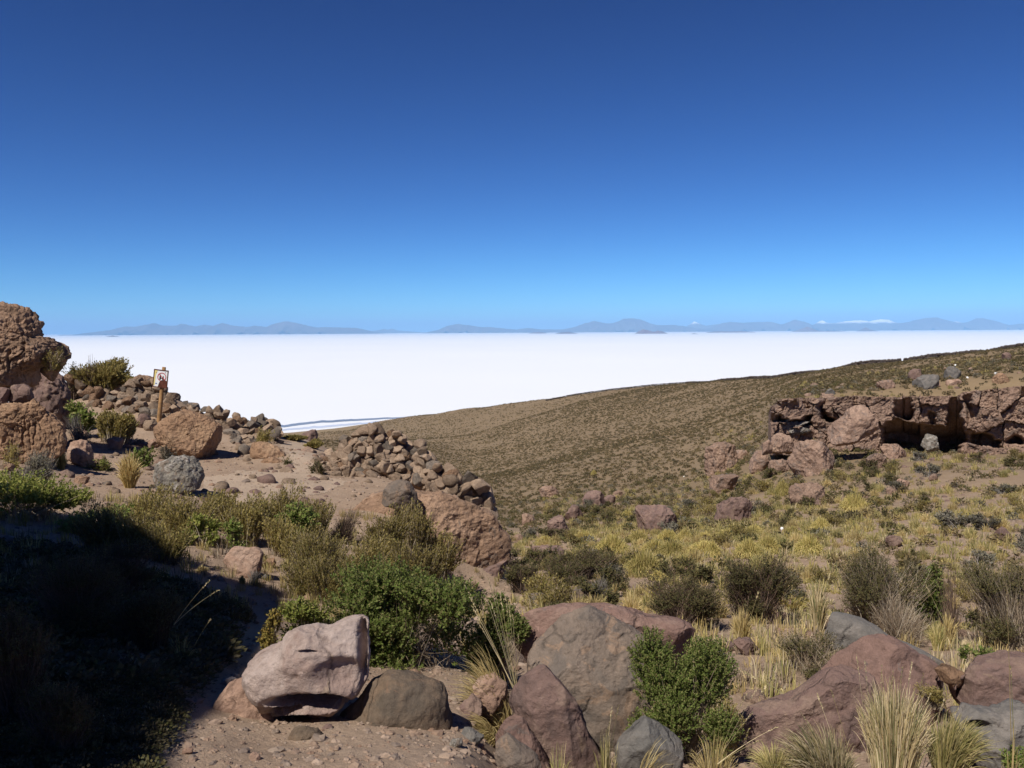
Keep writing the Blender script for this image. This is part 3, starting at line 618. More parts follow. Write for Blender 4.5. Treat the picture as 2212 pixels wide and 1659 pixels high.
rock('stone', Z6([(1563, 960), (1620, 918), (1700, 913), (1768, 970), (1730, 1040), (1690, 1068), (1600, 1022)]), 'orange', 'small rust-orange stone wedged between the big red boulder and the rounded brown boulder', d=5.45, thick=.9, seed=48, rough=.7, facets=5)
rock('boulder', Z6([(1695, 1080), (1740, 1015), (1850, 940), (1980, 880), (2100, 862), (2300, 870), (2500, 960), (2560, 1150), (2400, 1400), (2100, 1420), (1900, 1320), (1780, 1240), (1730, 1160)]),
     'mauve', 'large rounded brown boulder cut off by the right edge of the picture', d=5.4, thick=.7, seed=51, rough=.6, facets=3, blocky=.8,
     dents=[(1547.7 + 1800 * .3026, 1157 + 1130 * .3026, 9, 34, .2), (1547.7 + 1745 * .3026, 1157 + 1120 * .3026, 7, 30, .15)])
rock('boulder', Z6([(1700, 1300), (1790, 1225), (1900, 1250), (2000, 1255), (2200, 1200), (2400, 1260), (2500, 1450), (2450, 1700), (1950, 1720), (1830, 1520), (1740, 1400)]),
     'slate', 'low dark grey rock under the rounded boulder at the right edge', d=4.6, thick=.6, seed=53, rough=.8, facets=5, dents=[(1547.7 + 1860 * .3026, 1157 + 1370 * .3026, 24, 11, .25)])
rock('stone', Z6([(115, 760), (165, 728), (250, 738), (295, 800), (265, 862), (180, 835)]), 'mauve', 'brown stone under the straw tussock above the gravel patch', seed=55, facets=4)
rock('stone', Z6([(45, 790), (80, 755), (125, 760), (130, 810), (70, 830)]), 'mauve', 'small round brown stone left of the stone under the straw tussock', seed=56)
rock('stone', Z6([(-10, 830), (30, 812), (70, 850), (60, 900), (0, 900)]), 'slate', 'grey stone half hidden by the top of the small green bush', seed=57)
# --- rock in the bushes on the left
rock('stone', Z4([(478, 160), (560, 78), (640, 88), (740, 82), (768, 130), (762, 220), (722, 295), (670, 305), (600, 295), (540, 235)]), 'pink', 'pink flat-faced rock between the brown broom bushes at the shadow edge', thick=.6, seed=61, rough=.6, facets=4)
rock('stone', Z4([(770, 210), (800, 165), (850, 160), (865, 205), (820, 235)]), 'orange', 'small ochre rock beside the pink flat-faced rock', seed=62)
rock('stone', Z4([(760, 300), (790, 272), (815, 290), (800, 320)]), 'lichen', 'small grey stone right below the pink flat-faced rock', seed=63)
# --- left outcrop and boulders
LD = dict(style='cong'); LC = dict(style='cliff')
rock('rock_outcrop', Z1([(-500, 300), (-300, 130), (-120, 105), (0, 112), (70, 118), (160, 148), (215, 193), (277, 213), (265, 262), (245, 300), (262, 372), (305, 385), (352, 378), (392, 400), (388, 480), (345, 560), (290, 605), (225, 640), (205, 700), (212, 765), (130, 790), (-50, 860), (-300, 1000), (-560, 900), (-620, 600)]),
     'cong', 'tall crumbly orange-brown outcrop rising above the horizon at the left edge', 'rock outcrop', d=17.6, thick=.75, seed=71, rough=.6, facets=9, level=7, keep=True, stretch=.1, **LC)
rock('rock_outcrop', Z1([(60, 720), (150, 600), (300, 560), (420, 640), (520, 700), (590, 800), (640, 950), (600, 1100), (500, 1180), (250, 1100), (80, 1000)]), 'mauve', 'dark brown rock bank in the shaded hollow behind the tall outcrop', 'rock outcrop', d=21.5, thick=.5, seed=72, rough=1.3, facets=4, style='ang', level=6)
rock('rock_outcrop', [(-560, 1000), (-580, 600), (-500, 430), (-400, 395), (-300, 430), (-240, 560), (-215, 760), (-220, 1000)], 'cong', 'unseen rock stack added outside the left edge to shade the hollow', 'rock outcrop', d=16.6, thick=.6, seed=69, rough=.6, facets=7, style='cliff', level=6)  # added out of view so that its shadow darkens the hollow
rock('rock_outcrop', Z1([(325, 640), (345, 540), (378, 440), (402, 403), (470, 420), (530, 450), (562, 510), (562, 556), (520, 566), (512, 600), (450, 660), (400, 720), (340, 720)]), 'cong', 'overhanging knob of orange rock sticking out right of the tall outcrop', 'rock outcrop', d=18.6, thick=.9, seed=73, rough=.55, facets=6, keep=True, level=6, **LC)
rock('rock_outcrop', Z1([(990, 830), (1030, 760), (1075, 720), (1130, 684), (1200, 694), (1262, 722), (1300, 800), (1280, 880), (1100, 900)]), 'cong', 'brown earthy rock hump beside the top of the no-photo sign', 'rock outcrop', d=25.2, thick=.7, seed=70, rough=.9, facets=4, keep=True, **LD)
rock('boulder', Z1([(82, 830), (110, 770), (190, 763), (268, 800), (292, 850), (245, 912), (190, 935), (110, 922), (85, 880)]), 'mauve', 'rounded brown boulder wedged under the tall outcrop', d=15.9, thick=.8, seed=74, rough=.7, facets=3)
rock('boulder', Z1([(-60, 850), (0, 785), (80, 800), (60, 880), (40, 960), (0, 990), (-60, 980)]), 'mauve', 'brown boulder at the left edge beside the rounded wedged boulder', d=15.7, thick=.8, seed=75, facets=4)
rock('rock_outcrop', Z1([(-400, 1000), (-200, 940), (0, 945), (60, 920), (200, 930), (285, 888), (360, 960), (440, 1060), (495, 1110), (522, 1220), (512, 1290), (440, 1330), (250, 1370), (0, 1370), (-300, 1400)]), 'orange', 'low cracked orange outcrop under the tall outcrop at the left edge', 'rock outcrop', d=15.6, thick=.6, seed=77, rough=.5, facets=8, keep=True, level=7, **LC)
rock('boulder', Z1([(1276, 1110), (1320, 1060), (1400, 1008), (1490, 978), (1600, 1008), (1700, 1036), (1790, 1098), (1850, 1170), (1864, 1230), (1822, 1312), (1740, 1362), (1640, 1372), (1520, 1362), (1440, 1335), (1350, 1295), (1290, 1225)]), 'orange', 'big rounded orange boulder below the no-photo sign', d=20.4, thick=.75, seed=79, rough=.65, facets=3, level=7, stretch=.05, **LD)
rock('boulder', Z1([(1268, 1420), (1310, 1370), (1400, 1350), (1530, 1348), (1612, 1375), (1642, 1450), (1655, 1560), (1640, 1645), (1560, 1680), (1400, 1660), (1290, 1620), (1266, 1500)]), 'lichen', 'grey boulder blotched with white lichen on the terrace beside the straw tussock', thick=.85, seed=81, rough=1., facets=5, style='ang')
Wr = zt(502, 878.4, .2269)
rock('boulder', Wr([(138, 395), (170, 345), (250, 333), (350, 343), (440, 400), (500, 450), (520, 515), (470, 545), (400, 520), (250, 505), (180, 475)]), 'orange', 'upper of two flat orange boulders stacked beside the path', d=20.6, thick=.8, seed=83, rough=.7, facets=3, stretch=0)
rock('boulder', Wr([(242, 545), (300, 495), (380, 480), (460, 508), (530, 560), (500, 608), (400, 612), (300, 600), (250, 585)]), 'orange', 'lower of two flat orange boulders stacked beside the path', d=19.9, thick=.8, seed=84, rough=.7, facets=3)
for i, (b, m, lab) in enumerate([((560, 1105, 722, 1215), 'pink', 'brown stone on the bank below the dark shrub hollow'), ((860, 1180, 1012, 1310), 'pink', 'wedge-shaped pink rock left of the big orange boulder'), ((555, 1210, 780, 1450), 'pink', 'broad pinkish rock behind the small yellow tussock'),
        ((1200, 1205, 1302, 1295), 'pink', 'small pale boulder at the left foot of the big orange boulder'), ((1170, 1040, 1285, 1150), 'stone', 'long pale stone at the foot of the sign post'), ((1100, 1000, 1240, 1135), 'mauve', 'brown slab left of the sign post'), ((770, 1330, 880, 1420), 'pink', 'pale stone with a dark shadow by the small green bush'),
        ((590, 1510, 740, 1590), 'cong', 'flat reddish stone sunk in the terrace soil'), ((30, 1400, 120, 1480), 'cong', 'red flat stone at the left edge above the dark bush')]):
    x0, y0 = Z1([b[:2]])[0]; x1, y1 = Z1([b[2:]])[0]; rg = np.random.default_rng(900 + i)
    rock('stone', box_outline(x0, y0, x1, y1, rg), m, lab, thick=.8, seed=100 + i, facets=10, style='ang')
rock('rock_outcrop', Z2([(850, 1020), (860, 900), (960, 790), (1080, 730), (1200, 700), (1340, 738), (1500, 742), (1680, 812), (1850, 900), (1925, 980), (1982, 1090), (1990, 1180), (1972, 1262), (1915, 1345), (1800, 1400), (1600, 1430), (1300, 1360), (1000, 1250)]), 'cong', 'large rounded reddish outcrop bulging out below the stone mound at the terrace end', 'rock outcrop', d=15.2, thick=.42, seed=87, rough=.75, facets=4, level=7, keep=True, stretch=.1, style='ang', blocky=.75)
rock('rock_outcrop', Z2([(1640, 1380), (1720, 1300), (1800, 1240), (1870, 1200), (1960, 1190), (1950, 1300), (1900, 1420), (1900, 1560), (1760, 1600), (1660, 1500)]), 'mauve', 'narrow brown rock foot supporting the right end of the rounded outcrop', 'rock outcrop', d=15.3, thick=.7, seed=88, rough=1., facets=4, style='ang')
rock('boulder', Z2([(1063, 830), (1078, 740), (1110, 690), (1200, 658), (1262, 680), (1312, 740), (1324, 800), (1292, 852), (1180, 862)]), 'grey', 'grey-brown boulder sitting on the rounded outcrop in front of the stone mound', d=14.6, thick=.8, seed=89, rough=.5, facets=4, stretch=.05)
rock('boulder', Wr([(640, 330), (650, 270), (690, 240), (740, 222), (790, 215), (812, 250), (806, 330), (740, 350), (670, 350)]), 'mauve', 'upright two-toned rock standing alone where the path leaves the terrace', d=31., thick=.8, seed=91, rough=.9, facets=4, style='ang')

# --- right-hand cliff, its blocks and the boulders strewn below it
def z7x(x): return 1542.7 + np.asarray(x, float) * .30257
def z7y(y): return 711.1 + np.asarray(y, float) * .30257
def build_cliff():
    """one continuous jointed rock face: blocks stand out by different amounts, with recesses and a cave let into it"""
    nx, nf_, nt_ = 620, 150, 14
    xs = np.concatenate([np.linspace(388, 2350, 560), np.linspace(2353, 3000, 60)])
    tx = [388, 400, 430, 470, 540, 620, 770, 900, 1010, 1200, 1290, 1350, 1500, 1640, 1730, 1765, 1800, 2000, 2212, 2500, 3000]
    top = np.interp(xs, tx, [600, 560, 528, 500, 492, 490, 491, 482, 478, 482, 486, 480, 476, 476, 480, 455, 445, 426, 402, 380, 350]) + 7 * fbm(np.stack([xs / 45, xs * 0, xs * 0], 1), 4, 61)
    bot = np.interp(xs, [388, 430, 600, 800, 1200, 1500, 3000], [900, 900, 900, 900, 960, 1010, 1010])
    v = np.linspace(0, 1, nf_); XX = np.repeat(xs[:, None], nf_, 1); YY = bot[:, None] + (top - bot)[:, None] * v[None]
    q = np.stack([XX.ravel(), YY.ravel(), np.zeros(XX.size)], 1)
    wob = np.stack([fbm(q / 60 + 3, 3, 62), fbm(q / 60 + 9, 3, 63), np.zeros(len(q))], 1) * 16
    def cells(sx, sy, seed):
        u = (q + wob) / np.array([sx, sy, 1.]); I = np.floor(u[:, :2]).astype(np.int64); d1 = np.full(len(q), 9.); d2 = d1.copy(); off = np.zeros(len(q))
        for dx in (-1, 0, 1):
            for dy in (-1, 0, 1):
                J = I + (dx, dy); h = _h(J[:, 0], J[:, 1], J[:, 0] * 0, seed); c = J + np.stack([h & 255, (h >> 8) & 255], 1) / 255.
                dd = np.hypot(u[:, 0] - c[:, 0], u[:, 1] - c[:, 1]); near = dd < d1
                val = (((h >> 16) & 255) / 127.5 - 1) + (((h >> 5) & 255) / 127.5 - 1) * (u[:, 0] - c[:, 0]) * 1.1 + (((h >> 11) & 255) / 127.5 - 1.2) * (u[:, 1] - c[:, 1]) * .8
                d2 = np.where(near, d1, np.minimum(d2, dd)); off = np.where(near, val, off); d1 = np.where(near, dd, d1)
        return off, d2 - d1
    o1, e1 = cells(190, 170, 5); o2, e2 = cells(62, 50, 6); o3, e3 = cells(26, 20, 7)
    D = -.6 * o1 - .1 * o2 - .02 * o3 + .5 * np.clip(.03 - e1, 0, 1) / .03 + .03 * np.clip(.05 - e2, 0, 1) / .05
    D += .045 * fbm(q / np.array([14, 14, 1]), 4, 64) + .1 * fbm(q / np.array([60, 60, 1]), 3, 65)
    D = D.reshape(XX.shape)
    def carve(poly, dep, soft=3):
        m = inside((q[:, 0] + wob[:, 0] * 1.6), q[:, 1] + wob[:, 1] * 1.6, poly).reshape(XX.shape).astype(float)
        return blur(blur(m, soft, 0), 1, 1) * dep
    C = carve([(1288, 500), (1392, 496), (1405, 560), (1415, 625), (1380, 645), (1296, 640)], 3.2)
    C = np.maximum(C, carve([(1215, 690), (1300, 645), (1400, 672), (1560, 708), (1676, 700), (1688, 560), (1708, 505), (1740, 505), (1748, 640), (1792, 740), (1805, 805), (1745, 830), (1725, 1100), (1200, 1100), (1210, 760)], 5.5))
    C = np.maximum(C, carve([(380, 612), (450, 612), (510, 640), (495, 665), (380, 660)], 2.4))
    C = np.maximum(C, carve([(512, 655), (600, 650), (690, 625), (695, 690), (600, 700), (520, 690)], 1.5))
    C = np.maximum(C, carve([(612, 480), (640, 480), (680, 560), (652, 565)], 1.6, 2)); C = np.maximum(C, carve([(755, 480), (845, 480), (792, 520), (784, 580), (835, 640), (850, 665), (800, 668), (762, 600)], 2.4))
    C = np.maximum(C, carve([(985, 560), (1010, 470), (1022, 540), (960, 600)], 1.4, 2)); C = np.maximum(C, carve([(1835, 750), (1940, 758), (2030, 790), (2010, 1100), (1850, 1100)], 2.4)); C = np.maximum(C, carve([(2075, 805), (2150, 765), (2195, 790), (2200, 830)], 1.6))
    C = np.maximum(C, carve([(1535, 590), (1570, 590), (1575, 690), (1540, 690)], .9, 2)); C = np.maximum(C, carve([(1790, 470), (1830, 470), (1850, 640), (1820, 700)], .8, 2))
    base = np.interp(xs, [388, 394, 405, 440, 800, 1290, 1600, 1800, 2212, 3000], [66, 62.5, 60, 59.2, 59.8, 60.2, 59.6, 58.6, 57.6, 55])
    dep = base[:, None] + D + C + .5 * (1 - v)[None] * -1.0
    P = U(z7x(XX), z7y(YY), dep)
    tp = []
    for k in range(1, nt_ + 1):                         # the flat top running back into the slope
        dd = dep[:, -1] + (k / nt_) ** 1.3 * 9; s_ = P[:, -1].copy(); g_ = s_ * (dd / s_[:, 1])[:, None]; zt_ = gz(g_[:, 0], g_[:, 1])
        t = min(1, k / (nt_ * .75)); g_[:, 2] = s_[:, 2] * (1 - t) + (zt_ + (.1 if k < nt_ else -.6)) * t + .1 * fbm(g_ * 1.1, 2, 66); tp.append(g_)
    P = np.concatenate([P, np.stack(tp, 1)], 1); n_ = P.shape[1]
    i, j = np.meshgrid(np.arange(len(xs) - 1), np.arange(n_ - 1), indexing='ij')
    F = np.stack([i * n_ + j, (i + 1) * n_ + j, (i + 1) * n_ + j + 1, i * n_ + j + 1], -1).reshape(-1, 4)
    org = P.reshape(-1, 3).mean(0); org[2] = P[..., 2].min()
    tag(obj('cliff', mesh('cliff', P.reshape(-1, 3) - org, F, M['cliff'], True), org), 'long jointed brown cliff with a dark cave on the right-hand slope', 'cliff')
build_cliff()
rock('rock_outcrop', Z7([(1700, 940), (1715, 860), (1740, 822), (1800, 812), (1860, 850), (1980, 850), (2212, 850), (2500, 860), (2520, 980), (2212, 1010), (2000, 1020), (1850, 1000), (1730, 985)]), 'cliff', 'lower ledge of rock under the right end of the cliff', 'rock outcrop', d=53.5, thick=.35, seed=119, rough=.8, facets=7, style='cliff', keep=True, cut=1.)
rock('rock_layer', Z7([(420, 700), (440, 655), (520, 662), (600, 690), (690, 660), (700, 720), (640, 745), (540, 748), (430, 735)]), 'lichen', 'pale grey crumbly layer under the left end of the cliff', 'rock outcrop', d=59.6, thick=.5, seed=112, rough=1.2, facets=5, style='cliff', stretch=.05)
rock('boulder', Z7([(395, 900), (410, 760), (470, 730), (545, 760), (560, 900)]), 'cliff', 'upright rock propping the left end of the cliff', d=57.5, thick=.9, seed=126, facets=9, style='ang', cut=1.)
rock('boulder', Z7([(330, 890), (345, 800), (390, 780), (420, 880)]), 'cliff', 'small dark-sided rock left of the upright propping rock', d=57, thick=.9, seed=127, facets=9, style='ang', cut=1.)
rock('boulder', Z7([(800, 740), (850, 670), (940, 622), (965, 570), (1040, 540), (1140, 540), (1192, 580), (1222, 650), (1182, 702), (1120, 745), (1000, 805), (900, 838), (850, 832), (812, 795)]), 'cliff', 'huge tilted boulder leaning in front of the cliff', d=55, thick=.8, seed=121, rough=.75, facets=9, stretch=0, style='ang', cut=1., level=6)
rock('boulder', Z7([(1480, 830), (1520, 745), (1580, 765), (1600, 850), (1540, 870)]), 'lichen', 'grey crumbly heap at the mouth of the dark cave', d=55.5, seed=122, style='cong')
BX = [(Z7, (-60, 830, 185, 1045), 'cliff', 'tall reddish rock at the left end of the boulder field'), (Z7, (150, 860, 245, 928), 'cliff', 'small rock right of the tall reddish rock'), (Z7, (228, 880, 425, 1022), 'cliff', 'low wide rock with a dark underside below the cliff end'), (Z7, (395, 940, 550, 1035), 'cliff', 'flat rock between the low wide rock and the blocky boulder'),
      (Z7, (538, 808, 872, 1065), 'cliff', 'big blocky boulder on the slope under the tilted boulder'), (Z7, (1070, 900, 1240, 1005), 'cliff', 'rubble rock below the mouth of the cave'), (Z7, (1200, 828, 1390, 935), 'cliff', 'pale rock heap directly under the dark cave'), (Z7, (498, 1110, 772, 1275), 'cliff', 'rough angular boulder with a dark hole on its left side'),
      (Z7, (-70, 1030, 170, 1185), 'cliff', 'sloping reddish rock above the dark shrub patch'), (Z7, (18, 1222, 268, 1405), 'mauve', 'smooth red boulder at the edge of the yellow grass'), (Z7, (1280, 1070, 1405, 1145), 'pink', 'pale flat rock among grey shrubs under the cave'), (Z7, (1525, 1028, 1592, 1085), 'cliff', 'small upright rock on the shrubby slope below the cave'),
      (Z7, (1228, 1128, 1312, 1182), 'cliff', 'small rock left below the pale flat rock'), (Z7, (2008, 1418, 2115, 1515), 'mauve', 'red rock in dry grass near the right edge'), (Z7, (1235, 1478, 1352, 1565), 'mauve', 'dark capped rock in the middle of the dry grass'),
      (Z8, (418, 300, 545, 378), 'cliff', 'lone reddish rock on the open hillside above the split slab'), (Z8, (735, 335, 872, 455), 'mauve', 'square boulder with a black shadow underneath'), (Z8, (863, 358, 958, 435), 'mauve', 'rounded boulder touching the right side of the square boulder'), (Z8, (465, 510, 625, 672), 'mauve', 'leaning lower half of a split pink slab'),
      (Z8, (588, 433, 722, 548), 'mauve', 'upper half of a split pink slab'), (Z8, (1108, 418, 1372, 635), 'mauve', 'big pink slab crossed by a line of small stones'), (Z8, (283, 498, 372, 572), 'cliff', 'small pale pink boulder right of the rounded outcrop'), (Z8, (298, 723, 595, 852), 'mauve', 'low pink slab rising out of dark shrubs'),
      (Z8, (198, 638, 292, 692), 'cliff', 'flat pink rock close beside the rounded outcrop'), (Z8, (1450, 848, 1532, 922), 'orange', 'small pointed orange rock in the yellow grass'), (Z8, (938, 328, 1002, 378), 'cliff', 'small boulder up the slope from the square boulder'), (Z8, (428, 838, 572, 885), 'slate', 'smooth grey stone hidden in the dark shrubs'),
      (Z8, (878, 925, 1005, 992), 'mauve', 'flat brown stone behind the grey dead bush'), (Z8, (620, 1020, 760, 1150), 'grey', 'brown rock just above the broad red boulder'), (Z8, (330, 1060, 470, 1150), 'grey', 'grey rock above the left end of the broad red boulder'), (Z8, (1110, 1065, 1180, 1120), 'mauve', 'small dark rock left of the dark shrubs'),
      (Z7, (1640, 262, 1765, 365), 'slate', 'upper dark grey boulder above the cliff'), (Z7, (1420, 332, 1605, 438), 'slate', 'long dark grey boulder above the cave'), (Z7, (1388, 288, 1482, 362), 'mauve', 'brown boulder behind the long dark grey boulder'), (Z7, (1155, 362, 1292, 438), 'cliff', 'brown rock above the middle of the cliff'),
      (Z7, (1658, 358, 1765, 408), 'pink', 'pale flat rock under the upper dark grey boulder'), (Z7, (1978, 318, 2105, 398), 'orange', 'red rock on the slope above the right end of the cliff'), (Z7, (793, 428, 862, 478), 'slate', 'small grey rock perched on the cliff edge'), (Z7, (2060, 170, 2130, 225), 'mauve', 'small dark rock near the skyline wall at right'),
      (Z7, (640, 850, 720, 910), 'cliff', 'small rock right below the left end of the cliff'), (Z7, (1540, 360, 1610, 420), 'pink', 'pinkish rock touching the long dark grey boulder')]
for i, (zz, b, m, lab) in enumerate(BX):
    (x0, y0), (x1, y1) = zz([b[:2]])[0], zz([b[2:]])[0]; gx, gy = (x1 - x0) * .1, (y1 - y0) * .1; x0, x1, y0 = x0 - gx, x1 + gx, y0 - 1.3 * gy; rg = np.random.default_rng(300 + i)
    rock('boulder' if (x1 - x0) > 35 else 'stone', box_outline(x0, y0, x1, y1, rg), m, lab, thick=.8, seed=130 + i, rough=.9, facets=13, style='ang' if i % 3 else 'cliff', stretch=.5, cut=1.)

# --- the cliff outside the frame, behind and to the left, that throws the big shadow
hs_ = np.array([SUNV[0], SUNV[1]]) / math.cos(SUN_EL); tg = np.array([hs_[1], -hs_[0]])     # tg runs to the left
if tg[0] > 0: tg = -tg
S = []
for p in [(372, 1655), (392, 1600), (440, 1555), (478, 1535), (535, 1470), (575, 1400), (615, 1330), (622, 1280), (585, 1268), (540, 1258), (505, 1248), (430, 1236), (390, 1205), (330, 1180), (270, 1150), (215, 1130), (165, 1110), (140, 1075), (110, 1052), (60, 1050), (20, 1075), (-40, 1090), (-140, 1120)]:
    h = hit(*p) if p[0] > 170 else U(p[0], p[1], 10.0); S.append((h[:2] @ tg, -(h[:2] @ hs_), h[2]))
S = np.array(S); KD = 5.0
o = np.argsort(S[:, 0]); S = S[o]
sg = np.linspace(S[0, 0] - .02, S[-1, 0] + 7, 150)
reach = np.interp(sg, S[:, 0], S[:, 1]); zb = np.interp(sg, S[:, 0], S[:, 2])
top = zb + (reach + KD) * math.tan(SUN_EL)
top = np.where(sg > S[-1, 0], top * np.clip(1 - (sg - S[-1, 0]) / 9, .3, 1), top)
nv, nd = 46, 12
ft = np.linspace(0, 1, nv)
prof_o = [(-1.2 * (1 - f) ** 2 + .9 * fbm(np.array([[f * 5, 0, 0]]), 2, 4)[0] * f * (1 - f), f) for f in ft] + [(k_, 1 - .02 * k_) for k_ in np.linspace(.3, 5.5, 14)] + [(6 + 2 * (1 - f), f * .88) for f in ft[::-1][::4]]
CV = np.empty((len(sg), len(prof_o), 3))
for i in range(len(sg)):
    base = tg * sg[i] + hs_ * KD
    for j, (of, f) in enumerate(prof_o):
        CV[i, j, :2] = base + hs_ * of; CV[i, j, 2] = -4.5 + (top[i] + 4.5) * f
n3 = fbm(CV.reshape(-1, 3) * .45, 4, 8).reshape(CV.shape[:2]); n4 = worley(CV.reshape(-1, 3) * .8, 3)[0].reshape(CV.shape[:2])
damp = np.ones(len(prof_o)); damp[nv - 4:nv + 2] = .12
CV[:, :, :2] += (hs_ * -1)[None, None] * ((n3 * .9 + (.5 - n4) * .6) * damp[None])[..., None]
CV[:, nv - 6:nv + 1, 2] += (n4[:, nv - 6:nv + 1] - .5) * .12
i, j = np.meshgrid(np.arange(len(sg) - 1), np.arange(len(prof_o) - 1), indexing='ij'); n_ = len(prof_o)
CF = np.stack([i * n_ + j, i * n_ + j + 1, (i + 1) * n_ + j + 1, (i + 1) * n_ + j], -1).reshape(-1, 4)
cme = mesh('cliff', CV.reshape(-1, 3), CF, M['cliff'], True)
bm = bmesh.new(); bm.from_mesh(cme); bm.verts.ensure_lookup_table()
for row in (0, len(sg) - 1): bm.faces.new([bm.verts[row * n_ + j] for j in range(n_)])
bmesh.ops.triangulate(bm, faces=[f for f in bm.faces if len(f.verts) > 4]); bmesh.ops.recalc_face_normals(bm, faces=bm.faces); bm.to_mesh(cme); bm.free()
tag(obj('cliff', cme), 'tall brown cliff outside the left edge that throws the dark shadow', 'cliff')
# ------------------------------------------------------------ plants
def crown(n, W, D, H, rng, lobes=8, base=.05, up=.7):
    """points and outward directions over a lumpy crown; fits the box W x D x H standing on z = 0"""
    lc = np.stack([rng.uniform(-.3, .3, lobes), rng.uniform(-.3, .3, lobes), rng.uniform(.2 if lobes < 20 else .1, .7, lobes)], 1)
    lr = rng.uniform(.17, .3, lobes) * (1 if lobes < 20 else .72)
    k = rng.integers(0, lobes, n); v = rdir(n, rng); v[:, 2] = np.where(rng.random(n) < .7, np.abs(v[:, 2]), v[:, 2])
    rad = lr[k] * rng.random(n) ** .38
    P = lc[k] + v * rad[:, None]
    P[:, 2] = np.maximum(P[:, 2], base + .1 * rng.random(n))
    lo, hi = P.min(0), P.max(0)
    P = (P - lo) / (hi - lo); P[:, 0] = (P[:, 0] - .5) * W; P[:, 1] = (P[:, 1] - .5) * D; P[:, 2] = (base + (1 - base) * P[:, 2]) * H
    dr = nz(v + np.array([0, 0, up]))
    return P, dr

def perp(d, rng):
    return nz(np.cross(d, rdir(len(d), rng)))

def stems_to(T, rng, W, H, wd, K=5, root=.1, bow=.25):
    n = len(T); B = np.stack([rng.normal(0, root * W, n), rng.normal(0, root * W, n), np.zeros(n) - .02], 1)
    t = np.linspace(0, 1, K)[None, :, None]
    Mid = B * .55 + T * .45; Mid[:, :2] += rng.normal(0, bow * .3, (n, 2)) * W * .4; Mid[:, 2] += H * .08
    P = (1 - t) ** 2 * B[:, None] + 2 * t * (1 - t) * Mid[:, None] + t ** 2 * T[:, None]
    P[:, 1:-1] += rng.normal(0, .012, (n, K - 2, 3)) * H
    ww = wd * (1 - .75 * np.linspace(0, 1, K))[None] * rng.uniform(.7, 1.3, (n, 1))
    side = perp(T - B + 1e-6, rng)
    return strips(P, ww, side), B

def leafy(W, H, ll, lw, ntips, per, rng, sprig=None, lobes=9, D=None, up=.8, nst=None, sw=.008, splay=.75):
    D = D or W * .85; sprig = sprig or ll * 4.5
    T, dr = crown(ntips, W, D, H, rng, lobes, up=up)
    k = np.repeat(np.arange(ntips), per); n = len(k); t = rng.random(n)
    ax = dr[k]; rad = perp(ax, rng)
    base = T[k] - ax * (sprig * (1 - t))[:, None]
    dl = nz(ax * rng.uniform(.4, 1.1, (n, 1)) + rad * splay)
    side = nz(np.cross(dl, ax) + .25 * rdir(n, rng))
    L = ll * rng.uniform(.65, 1.25, n)
    fol = leaves(base, dl, side, L, L * (lw / ll))
    ns = nst or min(ntips // 5, 260)
    st, _ = stems_to(T[:ns], rng, W, H, sw)
    return fol, st

def broom(W, H, n, rng, leafl=.012, leafw=.004, per=22, wd=.005, lean=.12, lobes=7, D=None):
    D = D or W * .8
    T, dr = crown(n, W, D, H, rng, lobes, base=.25); T[:, 0] += lean * H * rng.random(n)
    B = np.stack([T[:, 0] * .35 + rng.normal(0, .07 * W, n), T[:, 1] * .35 + rng.normal(0, .07 * W, n), np.full(n, -.02)], 1)
    K = 6; t = np.linspace(0, 1, K)[None, :, None]
    C = np.stack([B[:, 0] * .6 + T[:, 0] * .4, B[:, 1] * .6 + T[:, 1] * .4, T[:, 2] * .55], 1) + rng.normal(0, .05 * H, (n, 3))
    P = (1 - t) ** 2 * B[:, None] + 2 * t * (1 - t) * C[:, None] + t ** 2 * T[:, None]
    st = strips(P, wd * (1 - .7 * np.linspace(0, 1, K))[None] * rng.uniform(.7, 1.3, (n, 1)), perp(T - B, rng))
    k = np.repeat(np.arange(n), per); m = len(k); u = rng.uniform(.35, 1, m)[:, None]
    Q = (1 - u) ** 2 * B[k] + 2 * u * (1 - u) * C[k] + u ** 2 * T[k]
    tan = nz(2 * (1 - u) * (C[k] - B[k]) + 2 * u * (T[k] - C[k])); rad = perp(tan, rng)
    dl = nz(tan + .55 * rad); L = leafl * rng.uniform(.6, 1.3, m)
    return leaves(Q + rad * .004, dl, nz(np.cross(dl, rad)), L, L * (leafw / leafl)), st

def tuft(W, H, n, rng, wd=.004, droop=.5, K=6, root=.16, bias=(0, 0)):
    """grass blades springing from one crown and arching outwards"""
    a = rng.uniform(0, 2 * math.pi, n); q = np.sqrt(rng.random(n))
    out = np.stack([np.cos(a), np.sin(a)], 1)
    B = np.concatenate([out * (q * root * W)[:, None], np.full((n, 1), -.02)], 1)
    reach = (q * .9 + .1 * rng.random(n)) * W * .5 * rng.uniform(.7, 1.15, n); hh = H * rng.uniform(.55, 1.05, n) * (1 - .3 * q ** 2)
    E = np.concatenate([B[:, :2] + out * reach[:, None] * (1 - 2 * root) + np.array(bias) * H, hh[:, None]], 1)
    E[:, 2] -= droop * q * H * .45
    C = np.stack([B[:, 0] * .7 + E[:, 0] * .3, B[:, 1] * .7 + E[:, 1] * .3, hh * .8], 1)
    C += rng.normal(0, .03 * H, C.shape); t = np.linspace(0, 1, K)[None, :, None]
    P = (1 - t) ** 2 * B[:, None] + 2 * t * (1 - t) * C[:, None] + t ** 2 * E[:, None]
    return strips(P, wd * np.array([1, 1, .9, .75, .5, .15])[None, :K] * rng.uniform(.7, 1.3, (n, 1)), perp(E - B, rng))

